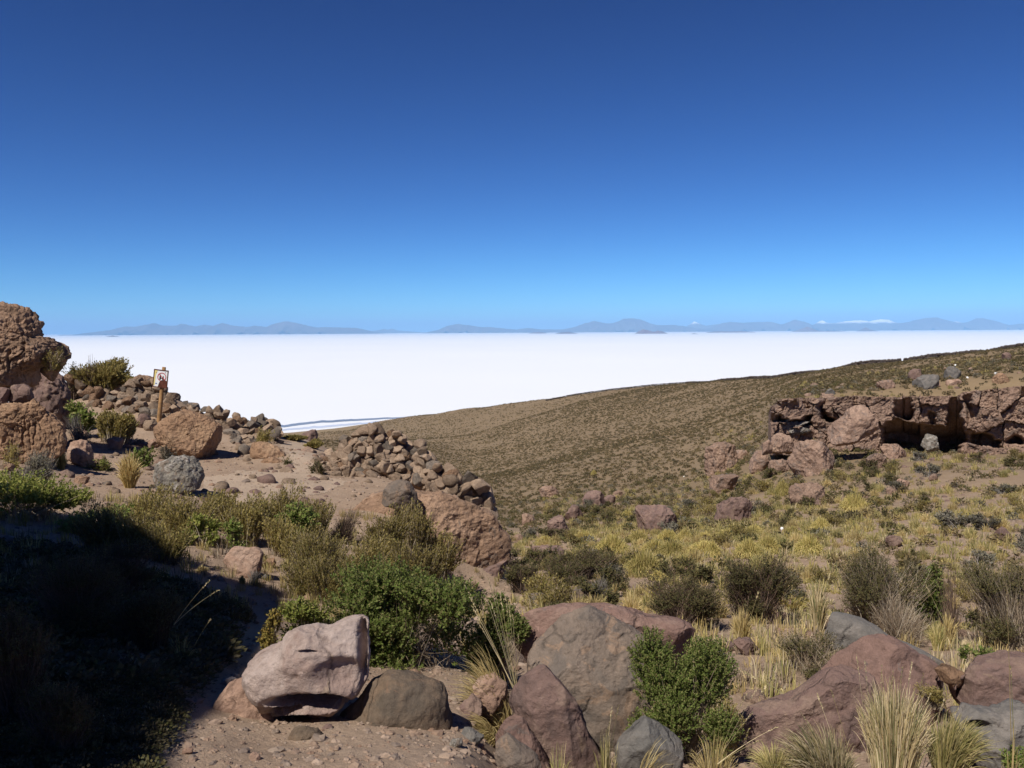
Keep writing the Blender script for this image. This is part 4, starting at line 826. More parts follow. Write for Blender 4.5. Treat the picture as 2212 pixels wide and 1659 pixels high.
def seed_stalks(pts, rng, wd=.005, head=.2):
    """tall flowering stalks: list of (base, tip) with small grains near the tip"""
    n = len(pts); B = np.array([p[0] for p in pts]); T = np.array([p[1] for p in pts])
    t = np.linspace(0, 1, 7)[None, :, None]; C = (B + T) / 2 + np.array([0, 0, .06]) * np.linalg.norm(T - B, axis=1)[:, None]
    P = (1 - t) ** 2 * B[:, None] + 2 * t * (1 - t) * C[:, None] + t ** 2 * T[:, None]
    st = strips(P, wd * np.linspace(1, .35, 7)[None] * np.ones((n, 1)), perp(T - B, rng))
    st2 = strips(P, wd * np.linspace(1, .35, 7)[None] * np.ones((n, 1)), nz(np.cross(T - B, perp(T - B, rng))))
    k = np.repeat(np.arange(n), 26); u = rng.uniform(1 - head, 1, len(k))[:, None]
    Q = (1 - u) ** 2 * B[k] + 2 * u * (1 - u) * C[k] + u ** 2 * T[k]; ax = nz(T - B)[k]; rad = perp(ax, rng)
    dl = nz(ax + .35 * rad); return join([st, st2, leaves(Q, dl, rad, np.full(len(k), wd * 3.2), np.full(len(k), wd * 1.1))])

def place(px0, py0, px1, py1, d=None, base=None):
    cx = (px0 + px1) / 2
    if d is None: d = hit(cx, py1)[1]
    b = U(cx, py1, d); z = float(gz(b[0], b[1])) if base is None else base
    top = float(U(cx, py0, d)[2])
    return np.array([b[0], b[1], z]), (px1 - px0) * d / FPX, max(top - z, .08), d

def plant(name, cat, label, parts, loc, group=None, rz=0.):
    root = bpy.data.objects.new(name, None); COL.objects.link(root); root.location = [float(c) for c in loc]; root.rotation_euler.z = rz
    root.empty_display_size = .1
    tag(root, label, cat, group)
    for nm, (V, F), m in parts: obj(nm, mesh(nm, V, F, M[m]), parent=root)
    return root

PXM = lambda d: d / FPX            # metres per photo pixel
sd = [1000]
def nrng(): sd[0] += 1; return np.random.default_rng(sd[0])

def shrub(kind, box, label, d=None, leaf='leaf_green', twig='twig', dens=1., lobes=9, group=None, base=None, name='shrub', lsz=1.):
    rng = nrng(); loc, W, H, d = place(*box, d=d, base=base)
    if kind == 'leafy':
        ll = max(.013, 6.6 * PXM(d)) * lsz; n = int(dens * 8.0 * W * H / (ll * ll * .5) / 9); n = min(max(n, 160), 6500)
        f, s_ = leafy(W, H, ll, ll * .55, n, 16, rng, lobes=lobes, sw=max(.006, 2 * PXM(d)))
    elif kind == 'fine':          # small-leaved, twiggy, dark
        W, H = W * 1.14, H * 1.1
        ll = max(.012, 4.2 * PXM(d)) * lsz; n = int(dens * 4.6 * W * H / (ll * ll * .4) / 8); n = min(max(n, 150), 5200)
        f, s_ = leafy(W, H, ll, ll * .42, n, 10, rng, sprig=ll * 7, lobes=lobes, up=.5, nst=int(n * .8), sw=max(.004, 1.5 * PXM(d)), splay=1.)
    elif kind == 'broom':
        n = int(min(max(dens * 800 * W * H / (d / 10) ** 1.5, 320), 2600)); ll = max(.014, 5.4 * PXM(d)) * lsz
        f, s_ = broom(W, H, n, rng, ll, ll * .4, 26, max(.004, 1.25 * PXM(d)), lobes=lobes)
    elif kind == 'bare':
        n = int(260 * dens); T, dr = crown(n, W, W * .8, H, rng, lobes)
        s1, _ = stems_to(T, rng, W, H, max(.004, 1.6 * PXM(d)), bow=.5); T2 = T[rng.integers(0, n, n * 2)] + rdir(n * 2, rng) * .12 * H; T2[:, 2] = np.maximum(T2[:, 2], .02)
        s2, _ = stems_to(T2, rng, W, H, max(.003, 1.1 * PXM(d)), bow=.7)
        return plant(name, 'shrub', label, [('branches', join([s1, s2]), twig)], loc, group)
    return plant(name, 'shrub', label, [('foliage', f, leaf), ('branches', s_, twig)], loc, group)

def grass(box, label, d=None, mat='straw', n=500, droop=.5, stalks=(), group=None, wd=None, bias=(0, 0), root=.16, base=None):
    rng = nrng(); loc, W, H, d = place(*box, d=d, base=base)
    f = tuft(W, H, n, rng, wd or max(.0035, 1.7 * PXM(d)), droop, bias=bias, root=root)
    parts = [('blades', f, mat)]
    if stalks:
        pts = []
        for (bx, by, tx, ty) in stalks:
            b = U(bx, by, d + rng.uniform(-.1, .1)) - loc; t = U(tx, ty, d + rng.uniform(-.2, .2)) - loc; b[2] = max(b[2], 0.)
            pts.append((b, t))
        parts.append(('seed_stalks', seed_stalks(pts, rng, max(.0035, 1.6 * PXM(d))), 'straw_pale'))
    return plant('grass_tussock', 'grass tussock', label, parts, loc, group)

b1 = lambda z, a: tuple(c for p in z([a[:2], a[2:]]) for c in p)
# --- green and olive shrubs, left and centre
shrub('leafy', (700, 1192, 1075, 1545), 'large bright green leafy shrub behind the pale boulder', d=6.3, lobes=36, dens=1.35)
shrub('leafy', (600, 1275, 760, 1420), 'low green shrub with paler yellow-green tips left of the large green shrub', d=6.1, leaf='leaf_bright', lobes=6)
shrub('leafy', (555, 1318, 612, 1425), 'spindly yellow-green sprig standing against the dark shadow', d=5.9, leaf='leaf_yellow', lobes=3, dens=.8)
shrub('leafy', (1000, 1290, 1150, 1540), 'dark green shrub behind the tall straw stalks, left of the grey-brown boulder', d=6.5, lobes=6)
shrub('leafy', (1350, 1362, 1598, 1650), 'small rounded green leafy shrub growing in front of the broad red boulder', d=4.75, lobes=12, lsz=.8)
shrub('broom', (1520, 1490, 1600, 1610), 'thin brownish sprig leaning out right of the small rounded green shrub', d=4.7, leaf='leaf_olive', lobes=3)
shrub('leafy', (-60, 1015, 178, 1205), 'dark green shrub at the left edge, mostly in shadow with sunlit yellow-green rim', d=10.2, leaf='leaf_bright', lobes=9)
shrub('leafy', (128, 1090, 295, 1200), 'green shrub at the shadow line right of the dark edge shrub', d=9.8, leaf='leaf_green', lobes=8)
shrub('fine', b1(Z1, (60, 1320, 470, 1560)), 'greyish twiggy shrub above the dark shrub at the left edge', d=12.5, leaf='leaf_grey', twig='twig_grey')
shrub('broom', (225, 1045, 400, 1195), 'olive broom shrub with windswept stems below the lichen boulder', d=10.6, leaf='leaf_olive', lobes=9)
shrub('broom', (330, 1060, 480, 1205), 'yellowish olive broom shrub at the middle of the left thicket', d=10.2, leaf='leaf_olive', lobes=8)
shrub('leafy', (395, 1110, 475, 1205), 'small bright green shrub among the olive brooms', d=10., leaf='leaf_bright', lobes=5)
shrub('broom', (455, 1062, 590, 1195), 'pale olive broom shrub below the trodden path', d=10.8, leaf='leaf_olive', lobes=8)
shrub('broom', (540, 1038, 650, 1150), 'taller olive broom shrub whose top stands out against the path', d=11.5, leaf='leaf_olive', lobes=7)
shrub('leafy', (590, 1080, 690, 1160), 'deep green shrub right of the taller olive broom', d=11.2, leaf='leaf_green', lobes=6)
shrub('leafy', (485, 1118, 535, 1180), 'tiny green shrub in front of the pale olive broom', d=9.9, leaf='leaf_green', lobes=4)
shrub('bare', (705, 1095, 775, 1150), 'grey twiggy dead shrub above the brown broom bushes', d=12.6, twig='twig_dark', dens=1.2)
shrub('broom', (765, 1085, 895, 1190), 'pale brown broom shrub at the foot of the rounded outcrop', d=12.6, leaf='leaf_olive', lobes=8)
shrub('broom', (610, 1130, 760, 1275), 'brown-olive broom shrub right of the pink flat-faced rock', d=9.2, leaf='leaf_olive', lobes=9)
shrub('broom', (700, 1160, 850, 1290), 'straw-brown broom shrub directly behind the large green shrub', d=9.6, leaf='leaf_olive', lobes=9)
shrub('broom', (820, 1170, 960, 1290), 'olive broom shrub between the rounded outcrop and the large green shrub', d=10.2, leaf='leaf_olive', lobes=8)
shrub('bare', (755, 1240, 850, 1330), 'tangle of dead grey twigs by the brown brooms', d=8.8, twig='twig_grey')
shrub('bare', b1(Z4, (640, 240, 770, 350)), 'small bleached dead twigs in front of the pink flat-faced rock', twig='twig_grey', dens=.3)
grass(b1(Z4, (590, 270, 660, 345)), 'tiny olive grass clump at the foot of the pink flat-faced rock', mat='straw_green', n=120)
grass(b1(Z4, (270, 200, 400, 265)), 'flattened straw grass at the very edge of the shadow', mat='straw', n=220, droop=.9)
shrub('broom', (845, 1075, 935, 1140), 'thin brown sprigs growing below the grey-brown boulder', d=13.4, leaf='leaf_olive', lobes=5, dens=.7)
for b, lab in (((150, 1082, 300, 1185), 'olive broom shrub on the slope below the tall straw tussock'), ((410, 1055, 520, 1135), 'short olive broom directly under the bare terrace soil'), ((620, 1075, 720, 1165), 'olive-brown broom beside the deep green shrub'), ((300, 1125, 420, 1215), 'low olive broom at the edge of the deep shadow'), ((640, 1190, 790, 1300), 'dense brown broom close behind the yellow-green tipped shrub'),
        ((770, 1145, 880, 1245), 'straw-coloured broom just above the straw-brown one'), ((880, 1140, 1000, 1250), 'thin olive broom growing against the rounded outcrop'), ((500, 1090, 570, 1180), 'yellowish broom right of the tiny green shrub'), ((560, 1110, 640, 1200), 'olive broom hanging over the pink flat-faced rock')):
    shrub('broom', b, lab, leaf='leaf_olive', lobes=8)
for b, lab in (((230, 1090, 360, 1190), 'golden olive broom in front of the olive one below the lichen boulder'), ((590, 1130, 700, 1230), 'golden broom directly right of the pink flat-faced rock'), ((600, 1200, 720, 1290), 'low golden broom at the back of the yellow-green tipped shrub')):
    shrub('broom', b, lab, leaf='leaf_olive', lobes=10)
# shaded plants in the dark lower left
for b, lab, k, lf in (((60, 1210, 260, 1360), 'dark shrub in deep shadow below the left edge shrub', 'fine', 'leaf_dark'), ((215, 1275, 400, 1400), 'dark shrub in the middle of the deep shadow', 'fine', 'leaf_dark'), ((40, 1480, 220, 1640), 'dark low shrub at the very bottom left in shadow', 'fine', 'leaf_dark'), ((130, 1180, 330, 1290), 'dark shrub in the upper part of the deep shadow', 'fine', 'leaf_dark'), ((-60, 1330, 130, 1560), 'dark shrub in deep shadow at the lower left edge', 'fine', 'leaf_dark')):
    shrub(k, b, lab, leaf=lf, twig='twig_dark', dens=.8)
grass((340, 1360, 440, 1430), 'grass tussock with three long pale stalks lost in deep shadow', mat='straw_green', n=70, stalks=[(375, 1350, 452, 1255), (375, 1350, 472, 1275), (420, 1395, 455, 1338)])
# --- plants on the upper terrace and bank at left
shrub('broom', b1(Z1, (590, 545, 1100, 830)), 'spiky olive bush on top of the dry-stone wall, against the white salt', d=25.6, leaf='leaf_olive', lobes=10, dens=5)
shrub('bare', b1(Z1, (630, 530, 800, 700)), 'thin dry stems with seed heads left of the spiky bush', d=25.2, twig='twig_dark', dens=.25)
shrub('fine', b1(Z1, (505, 605, 650, 720)), 'small dark bush between the orange knob and the spiky bush', d=25.2, leaf='leaf_dark', twig='twig_dark')
shrub('broom', b1(Z1, (760, 965, 1140, 1270)), 'olive-yellow broom shrub in front of the dry-stone wall', d=20.6, leaf='leaf_olive', lobes=8, dens=4)
shrub('leafy', b1(Z1, (560, 890, 800, 1120)), 'dark green shrub half in the shade of the hollow by the outcrop', d=20.8, leaf='leaf_green', lobes=6)
shrub('bare', b1(Z1, (530, 1000, 780, 1110)), 'fallen grey branches below the dark green hollow shrub', d=20., twig='twig_grey', dens=.35)
shrub('fine', b1(Z1, (360, 470, 500, 640)), 'brown dry bush clinging below the orange overhanging knob', d=17.6, leaf='leaf_olive', base=float(U(105, 797, 17.6)[2]))
shrub('leafy', b1(Z1, (1070, 1285, 1250, 1440)), 'round green shrub behind the straw tussock on the terrace', leaf='leaf_green', lobes=6)
shrub('fine', b1(Z1, (1310, 1270, 1385, 1360)), 'small grey bush at the foot of the big orange boulder', d=19.4, leaf='leaf_grey')
shrub('fine', b1(Z1, (745, 1355, 900, 1465)), 'low green cushion shrub beside the pale stone with a dark shadow', leaf='leaf_bright')
shrub('fine', b1(Z1, (20, 1250, 180, 1330)), 'small dry shrub on the low orange outcrop', d=14.6, leaf='leaf_olive')
grass(b1(Z1, (930, 1290, 1190, 1610)), 'tall straw tussock on the terrace left of the lichen boulder', mat='straw', n=520, droop=.25, root=.14)
grass(b1(Z1, (425, 1280, 570, 1460)), 'yellow-green tussock on the terrace under the low orange outcrop', mat='straw_green', n=300, droop=.4)
shrub('broom', b1(Wr, (470, 280, 700, 450)), 'yellow-olive broom shrub left of the upright two-toned rock', d=26., leaf='leaf_olive', dens=4)
shrub('broom', b1(Wr, (685, 320, 860, 480)), 'yellow-olive broom shrub right under the upright two-toned rock', d=24.5, leaf='leaf_olive', dens=4)
shrub('fine', b1(Wr, (740, 515, 880, 635)), 'small dark green bush at the left foot of the stone mound', d=18.6, leaf='leaf_dark')
shrub('fine', b1(Wr, (500, 520, 560, 590)), 'tiny dark shrub at the right end of the flat orange boulders', d=19.6, leaf='leaf_dark')
shrub('fine', b1(Z1, (2110, 1130, 2200, 1200)), 'dark sprigs growing from the end of the dry-stone wall', d=22., leaf='leaf_olive', base=float(U(570, 945, 22.)[2]))
# --- right-hand shrubs in the middle distance
shrub('fine', b1(Z8, (1140, 930, 1720, 1420)), 'broad dark olive shrub behind the right end of the broad red boulder', d=9.2, leaf='leaf_dark', twig='twig_dark', lobes=13)
shrub('fine', b1(Z8, (1690, 770, 2215, 1330)), 'tall dark olive shrub behind the single straw tussock', d=9.9, leaf='leaf_dark', twig='twig_dark', lobes=13)
shrub('fine', b1(Z6, (835, 130, 1480, 760)), 'big dark olive and russet shrub behind the blue-grey sloping boulder', d=9.3, leaf='leaf_dark', twig='twig', lobes=13)
shrub('leafy', b1(Z6, (1390, 150, 1625, 480)), 'fresh green upper side shoot on the right of the big russet shrub', d=9.5, leaf='leaf_green', lobes=6)
shrub('bare', b1(Z6, (1050, 420, 1540, 780)), 'tangled reddish bare twigs under the big russet shrub', d=8.6, twig='twig', dens=1.4)
shrub('fine', b1(Z6, (1780, 220, 2400, 860)), 'large dark shrub at the right edge of the picture', d=8.6, leaf='leaf_dark', twig='twig', lobes=12)
shrub('fine', b1(Z6, (440, 720, 965, 1090)), 'low dark olive shrub left of the blue-grey sloping boulder', d=6.8, leaf='leaf_dark', twig='twig', lobes=9)
shrub('leafy', b1(Z6, (1760, 800, 2030, 960)), 'low green shrub with bluish sprigs above the rounded boulder at right', d=7., leaf='leaf_green', lobes=6)
shrub('bare', b1(Z6, (1600, 180, 1760, 760)), 'thin dead stalky bush between the two big right-hand shrubs', d=9., twig='twig_dark', dens=.35)
shrub('leafy', b1(Z6, (2060, 1480, 2330, 1720)), 'green sprig in the lower right corner', d=3.7, leaf='leaf_green', lobes=5)
shrub('fine', b1(Z6, (1440, 1060, 1660, 1210)), 'rusty brown cushion plant on the big red boulder', d=5.1, leaf='leaf_olive', base=float(U(2015, 1520, 5.1)[2]))
for b, lab in (((420, 760, 900, 960), 'dark olive shrub patch above the low pink slab'), ((150, 850, 420, 1050), 'brownish dark shrub right below the rounded outcrop'), ((430, 830, 760, 1010), 'dark shrub around the smooth grey stone'), ((700, 770, 1000, 900), 'dark green shrub left of the big yellow grass dome'), ((840, 725, 945, 790), 'small round dark grey shrub by the yellow grass'), ((520, 930, 700, 1040), 'low brown shrub in front of the dark shrub patch')):
    shrub('fine', b1(Z8, b), lab, leaf='leaf_dark', twig='twig_dark', lobes=9)
shrub('bare', b1(Z8, (730, 935, 900, 1135)), 'silvery grey dead bush behind the broad red boulder', twig='twig_grey', dens=1.1)
# --- straw tussocks of the foreground
grass((1835, 1462, 2020, 1790), 'tall upright pale straw tussock in the lower right foreground', d=3.75, mat='straw_pale', n=950, droop=.12, root=.24, wd=.0042, base=-2.08,
      stalks=[(1880, 1690, 1850, 1412), (1890, 1690, 1868, 1430), (1895, 1690, 1905, 1440), (1925, 1690, 1950, 1440), (1935, 1690, 1970, 1430), (1960, 1690, 1995, 1455), (1900, 1690, 1930, 1450), (1940, 1690, 2010, 1500)])
grass((1680, 1560, 1890, 1790), 'pale straw tussock leaning left in the lower right foreground', d=3.65, mat='straw_pale', n=850, droop=.25, root=.2, wd=.0042, bias=(-.2, 0), base=-2.08, stalks=[(1850, 1690, 1795, 1490), (1830, 1690, 1765, 1500), (1820, 1690, 1730, 1540)])
grass((1960, 1540, 2130, 1790), 'greenish straw tussock leaning right beside the tall upright one', d=3.8, mat='straw_green', n=700, droop=.25, root=.2, wd=.0042, bias=(.18, 0), base=-2.08, stalks=[(1990, 1690, 2040, 1510), (2000, 1690, 2090, 1560), (2000, 1690, 2070, 1530)])
grass((1600, 1600, 1740, 1790), 'low straw tussock at the bottom edge left of the pale leaning one', d=3.7, mat='straw_green', n=480, droop=.6, base=-2.06)
grass((1015, 1385, 1160, 1560), 'yellow straw tussock fanning up beside the reddish-brown wedge, with tall stalks', d=5.05, mat='straw', n=620, droop=.5, bias=(-.28, 0),
      stalks=[(1108, 1490, 1005, 1265), (1110, 1490, 1015, 1290), (1112, 1490, 1045, 1275), (1114, 1490, 1066, 1265), (1112, 1490, 1030, 1340), (1114, 1490, 1080, 1285), (1114, 1490, 1092, 1290), (1116, 1490, 1108, 1330), (1114, 1490, 1055, 1250), (1116, 1490, 1100, 1310), (1116, 1490, 1120, 1370), (1110, 1490, 1020, 1310), (1112, 1490, 1060, 1300)])
grass((1010, 1520, 1120, 1600), 'drooping straw tussock hanging down left of the reddish-brown wedge', d=4.75, mat='straw', n=420, droop=1.3, bias=(-.6, -.2))
grass((1165, 1590, 1250, 1720), 'thin straw tussock at the bottom edge in front of the reddish-brown wedge', d=3.75, mat='straw_green', n=150, droop=.4)
grass((1275, 1560, 1345, 1730), 'upright straw tussock with tall stalks at the bottom edge centre', d=3.75, mat='straw_green', n=170, droop=.2, stalks=[(1305, 1680, 1322, 1528), (1310, 1680, 1336, 1524), (1300, 1680, 1316, 1560)])
grass((1330, 1585, 1420, 1720), 'straw tussock leaning right over the smooth blue-grey boulder', d=3.75, mat='straw', n=190, droop=.5, bias=(.3, 0))
grass((1440, 1570, 1650, 1730), 'sprawling straw tussock with long pale stalks below the small rounded green shrub', d=3.9, mat='straw', n=420, droop=.9,
      stalks=[(1545, 1650, 1612, 1500), (1550, 1650, 1664, 1470), (1545, 1650, 1625, 1540), (1550, 1650, 1680, 1570), (1550, 1650, 1640, 1480), (1552, 1650, 1640, 1600)])
grass((1670, 1480, 1745, 1545), 'spiky straw tussock just above the long low reddish rock', d=5.6, mat='straw', n=260, droop=.2, stalks=[(1735, 1525, 1585, 1440), (1735, 1525, 1610, 1455), (1735, 1525, 1660, 1465), (1735, 1500, 1730, 1390), (1730, 1500, 1718, 1395)])
grass(b1(Z6, (75, 490, 290, 720)), 'single straw tussock with one tall stalk above the gravel patch', d=8.2, mat='straw', n=420, droop=.3, stalks=[(1612, 1370, 1638, 1280), (1600, 1370, 1612, 1300)])
grass(b1(Z6, (610, 280, 830, 600)), 'loose pale dry grass between two dark right-hand shrubs', d=9.4, mat='straw_pale', n=330, droop=.3, stalks=[(1780, 1320, 1800, 1220), (1775, 1320, 1792, 1240)])
grass(b1(Z6, (1560, 535, 1735, 730)), 'straw tussock under the large dark shrub at the right edge', d=8.4, mat='straw', n=300, droop=.3, stalks=[(2050, 1370, 2000, 1265)])
grass(b1(Z6, (1495, 600, 1655, 795)), 'yellow straw tussock beside the tangled reddish twigs', d=8.1, mat='straw_green', n=300, droop=.3)
grass((2150, 1560, 2215, 1760), 'very tall lone grass stalk rising near the right edge', d=3.6, mat='straw', n=60, stalks=[(2184, 1600, 2174, 1262), (2190, 1600, 2183, 1440)])
for b, lab in (((900, 960, 1000, 1140), 'pale straw clump behind the broad red boulder'), ((500, 900, 590, 1010), 'yellow straw clump among the brown shrubs'), ((960, 960, 1060, 1040), 'yellow straw clump above the flat brown stone'), ((1060, 1000, 1180, 1110), 'loose straw clump left of the broad dark olive shrub'), ((620, 1000, 760, 1130), 'straw clump around the brown rock above the broad red boulder')):
    grass(b1(Z8, b), lab, mat='straw', n=170, droop=.5)
MOPS = [(Z8, (800, 620, 1070, 770)), (Z8, (1030, 598, 1200, 690)), (Z8, (1240, 588, 1420, 690)), (Z8, (1380, 590, 1520, 690)), (Z8, (1010, 740, 1320, 920)), (Z8, (1130, 660, 1330, 770)), (Z8, (1240, 665, 1480, 780)), (Z8, (1450, 670, 1730, 780)), (Z8, (1660, 590, 1860, 660)), (Z8, (1820, 565, 2020, 660)), (Z8, (1800, 660, 2010, 800)), (Z8, (1930, 640, 2150, 770)),
        (Z7, (890, 1150, 1115, 1300)), (Z7, (680, 1335, 845, 1440)), (Z7, (570, 1450, 785, 1610)), (Z7, (140, 1480, 340, 1620)), (Z7, (290, 1470, 490, 1600)), (Z7, (60, 1400, 220, 1480)), (Z7, (210, 1390, 370, 1470)), (Z7, (-80, 1500, 50, 1630)), (Z7, (640, 768, 760, 835)), (Z7, (425, 1060, 545, 1185)), (Z8, (640, 600, 820, 690)), (Z8, (380, 640, 530, 700)), (Z8, (985, 455, 1090, 520)), (Z8, (1520, 610, 1660, 680)), (Z8, (1340, 780, 1560, 850)), (Z7, (480, 1400, 640, 1480)), (Z8, (775, 170, 825, 215)), (Z8, (1190, 890, 1330, 960))]
for zz, b in MOPS:
    cx_, w_ = (b[0] + b[2]) / 2, (b[2] - b[0]) * .58; b = (cx_ - w_, b[1] - .12 * (b[3] - b[1]), cx_ + w_, b[3])
    grass(b1(zz, b), 'pale yellow dome-shaped tussock in the band of yellow grass on the valley floor', mat='yellow_mop', n=1300, droop=1.3, root=.3, wd=1.15 * PXM(26), group='dome-shaped yellow tussocks on the valley floor')
# ------------------------------------------------------------ dry-stone walls, cairns, sign
STN = []; STG = []
for k in range(14):
    Vs, F = ico(4); rg = np.random.default_rng(500 + k); rad_ = rg.uniform(.82, 1.12, 9); an_ = np.linspace(-math.pi, math.pi, 9); rad_[-1] = rad_[0]
    P = rock_shape(Vs, lambda t: np.interp(t, an_, rad_), .95, 500 + k, .4, 13, 'ang', .9, 0., 1., (.42, .8))
    P /= np.ptp(P, 0) / 2; STG.append((P.copy(), F))
    for mm in ('stone', 'stone_grey', 'orange'): STN.append((mm, mesh('stone', P, F, M[mm], True)))
ST = {mm: [m for n, m in STN if n == mm] for mm in ('stone', 'stone_grey', 'orange')}
def dry_wall(label, poly, step, size, seed, group=None, lead=.25, grey=.3, prefer=None, jit=.22):
    rng = np.random.default_rng(seed); A = np.array(poly); pts = []
    y = A[:, 1].min() + step * .3; row = 0
    while y < A[:, 1].max():
        x = A[:, 0].min() + (row % 2) * step * .5
        while x < A[:, 0].max():
            q = np.array([x + rng.normal(0, jit * step), y + rng.normal(0, jit * step * .7)])
            if inside(q[:1], q[1:], poly)[0]: pts.append(q)
            x += step
        y += step * .72; row += 1
    hs = [hit_any(*q, trees=prefer) for q in pts]
    med = float(np.median([h[0][1] for h in hs]))
    def snug(h, q):
        return h if h[1] < med + 4 else U(q[0], q[1] + 3, min(g_[0][1] for g_, q_ in sorted(zip(hs, pts), key=lambda t: np.hypot(*(t[1] - q)))[:9]))
    hs = [(snug(h, q), n) for (h, n), q in zip(hs, pts)]
    b = np.mean([h[0] for h in hs], 0); b[2] = min(h[0][2] for h in hs)
    root = bpy.data.objects.new('dry_stone_wall', None); COL.objects.link(root); root.location = b.tolist(); tag(root, label, 'stone wall', group)
    cand = []
    for (h, n), q in zip(hs, pts):
        k_ = (size_grow(q) if size_grow else 1) * h[1] / FPX / 2
        cand.append((size * rng.uniform(.78, 1.3) * k_, h, lead))
        for _ in range(2):
            q2 = q + rng.normal(0, .5 * step, 2); h2, _n = hit_any(*q2, trees=prefer)
            if h2[1] < med + 4 and inside(q2[:1], q2[1:], poly)[0]: cand.append((size * rng.uniform(.25, .5) * k_, h2, lead * 1.2))
    cand.sort(key=lambda c: -c[0]); rest = []
    for i, (s_, h, ld) in enumerate(cand):
        c = h + np.array([0, -ld * s_, ld * .6 * s_]) - b; sc = (s_ * rng.uniform(.95, 1.35), s_ * rng.uniform(.8, 1.2), s_ * rng.uniform(.75, 1.1)); ro = (rng.normal(0, .35), rng.normal(0, .5), rng.uniform(0, 6.3))
        mm = 'stone_grey' if rng.random() < grey else 'orange' if rng.random() < .12 else 'stone'
        if i < 100:
            o = obj('stone', ST[mm][rng.integers(0, 14)], c, root); o.scale = sc; o.rotation_euler = ro
        else:
            v_, f_ = STG[rng.integers(0, 14)]; R_m = np.array(Euler(ro).to_matrix()); rest.append(((v_ * np.array(sc)) @ R_m.T + c, f_))
    if rest: obj('small_stones', mesh('small_stones', *join(rest), M['stone'], True), parent=root)['kind'] = 'stuff'
    return root
size_grow = None
dry_wall('tumbled dry-stone retaining wall on the bank left of and behind the no-photo sign', Z1([(520, 660), (600, 750), (740, 780), (930, 785), (1010, 780), (1130, 720), (1260, 730), (1370, 790), (1465, 870), (1485, 960), (1400, 1005), (1310, 1060), (1240, 1075), (1100, 1010), (1000, 985), (880, 975), (740, 965), (640, 850)]), 16, 23, 601, grey=.2, jit=.12)
dry_wall('lower end of the dry-stone wall running right behind the big orange boulder', Z1([(1480, 915), (1560, 925), (1690, 935), (1780, 955), (1870, 1000), (2000, 1010), (2140, 1035), (2200, 1060), (2270, 1110), (2330, 1160), (2325, 1250), (2230, 1280), (2150, 1290), (2040, 1310), (1990, 1370), (1900, 1290), (1860, 1180), (1790, 1100), (1700, 1040), (1600, 1005), (1500, 985)]), 14.5, 20, 602, grey=.3, jit=.12)
core = []
for ol, d_, sd_ in ((V9([(470, 540), (560, 380), (700, 235), (820, 170), (930, 125), (1050, 145), (1180, 175), (1290, 245), (1420, 325), (1500, 440), (1560, 580), (1300, 640), (1000, 590), (600, 580)]), 20.2, 611), (V9([(1250, 440), (1450, 390), (1560, 445), (1690, 525), (1880, 610), (2000, 690), (2050, 770), (2020, 860), (1850, 800), (1600, 720), (1350, 640)]), 17.6, 612)):
    n0 = len(ROCKBVH); core.append(rock('earth_core', ol, 'cong', None, d=d_, thick=.75, seed=sd_, rough=.5, facets=1, level=5, keep=True, stretch=.4))
trees = ROCKBVH[-2:]
size_grow = lambda q: 1 + .55 * min(max((q[0] - 860) / 180, 0), 1)
mound = dry_wall('large sloping mound of stacked brown and grey stones at the end of the terrace', V9([(465, 540), (470, 440), (540, 355), (640, 300), (650, 240), (720, 200), (820, 148), (900, 98), (985, 88), (1060, 118), (1170, 138), (1285, 190), (1300, 250), (1440, 265), (1500, 345), (1510, 405), (1560, 425), (1650, 425), (1700, 495), (1830, 520), (1935, 585), (2020, 645), (2085, 755), (2085, 840), (2050, 905), (1940, 850), (1860, 800), (1670, 735), (1520, 700), (1430, 660), (1300, 620), (1150, 570), (1000, 560), (850, 560), (620, 560), (520, 550)]), 15.5, 22, 603, prefer=trees, grey=.25, jit=.1)
bpy.context.view_layer.update()
for c_ in core: c_.parent = mound; c_.location = c_.location - mound.location; [c_.pop(k) for k in ('label', 'category') if k in c_]
size_grow = None
for i, (x, y, n_, lab) in enumerate([(1858, 975, 3, 'tiny cairn of stacked stones on the low end of the dry-stone wall'), (1956, 1000, 3, 'tiny cairn of stacked stones to the right of another cairn on the wall'), (1604, 940, 3, 'tiny cairn of brown stones on the wall nearest the no-photo sign'), (2070, 1030, 2, 'two pale stones balanced near the end of the dry-stone wall'), (2208, 1062, 2, 'dark grey stone perched at the very end of the dry-stone wall')]):
    (x_, y_), = Z1([(x, y)]); h, _ = hit_any(x_, y_ + 8); h[2] = float(U(x_, y_ + 2, h[1])[2])
    rng = np.random.default_rng(640 + i); root = bpy.data.objects.new('cairn', None); COL.objects.link(root); root.location = h.tolist(); tag(root, lab, 'cairn', 'small cairns on the dry-stone wall')
    zc = 0.; r0 = (.085, .085, .08, .12, .17)[i]
    for k in range(n_):
        r_ = r0 * (.68 ** k); o = obj('stone', ST['stone_grey' if i == 4 else 'stone'][rng.integers(0, 14)], (rng.normal(0, .01), 0, zc + r_ * .6), root); o.scale = (r_ * 1.2, r_, r_ * .75); o.rotation_euler = (0, 0, rng.uniform(0, 6)); zc += r_ * 1.3

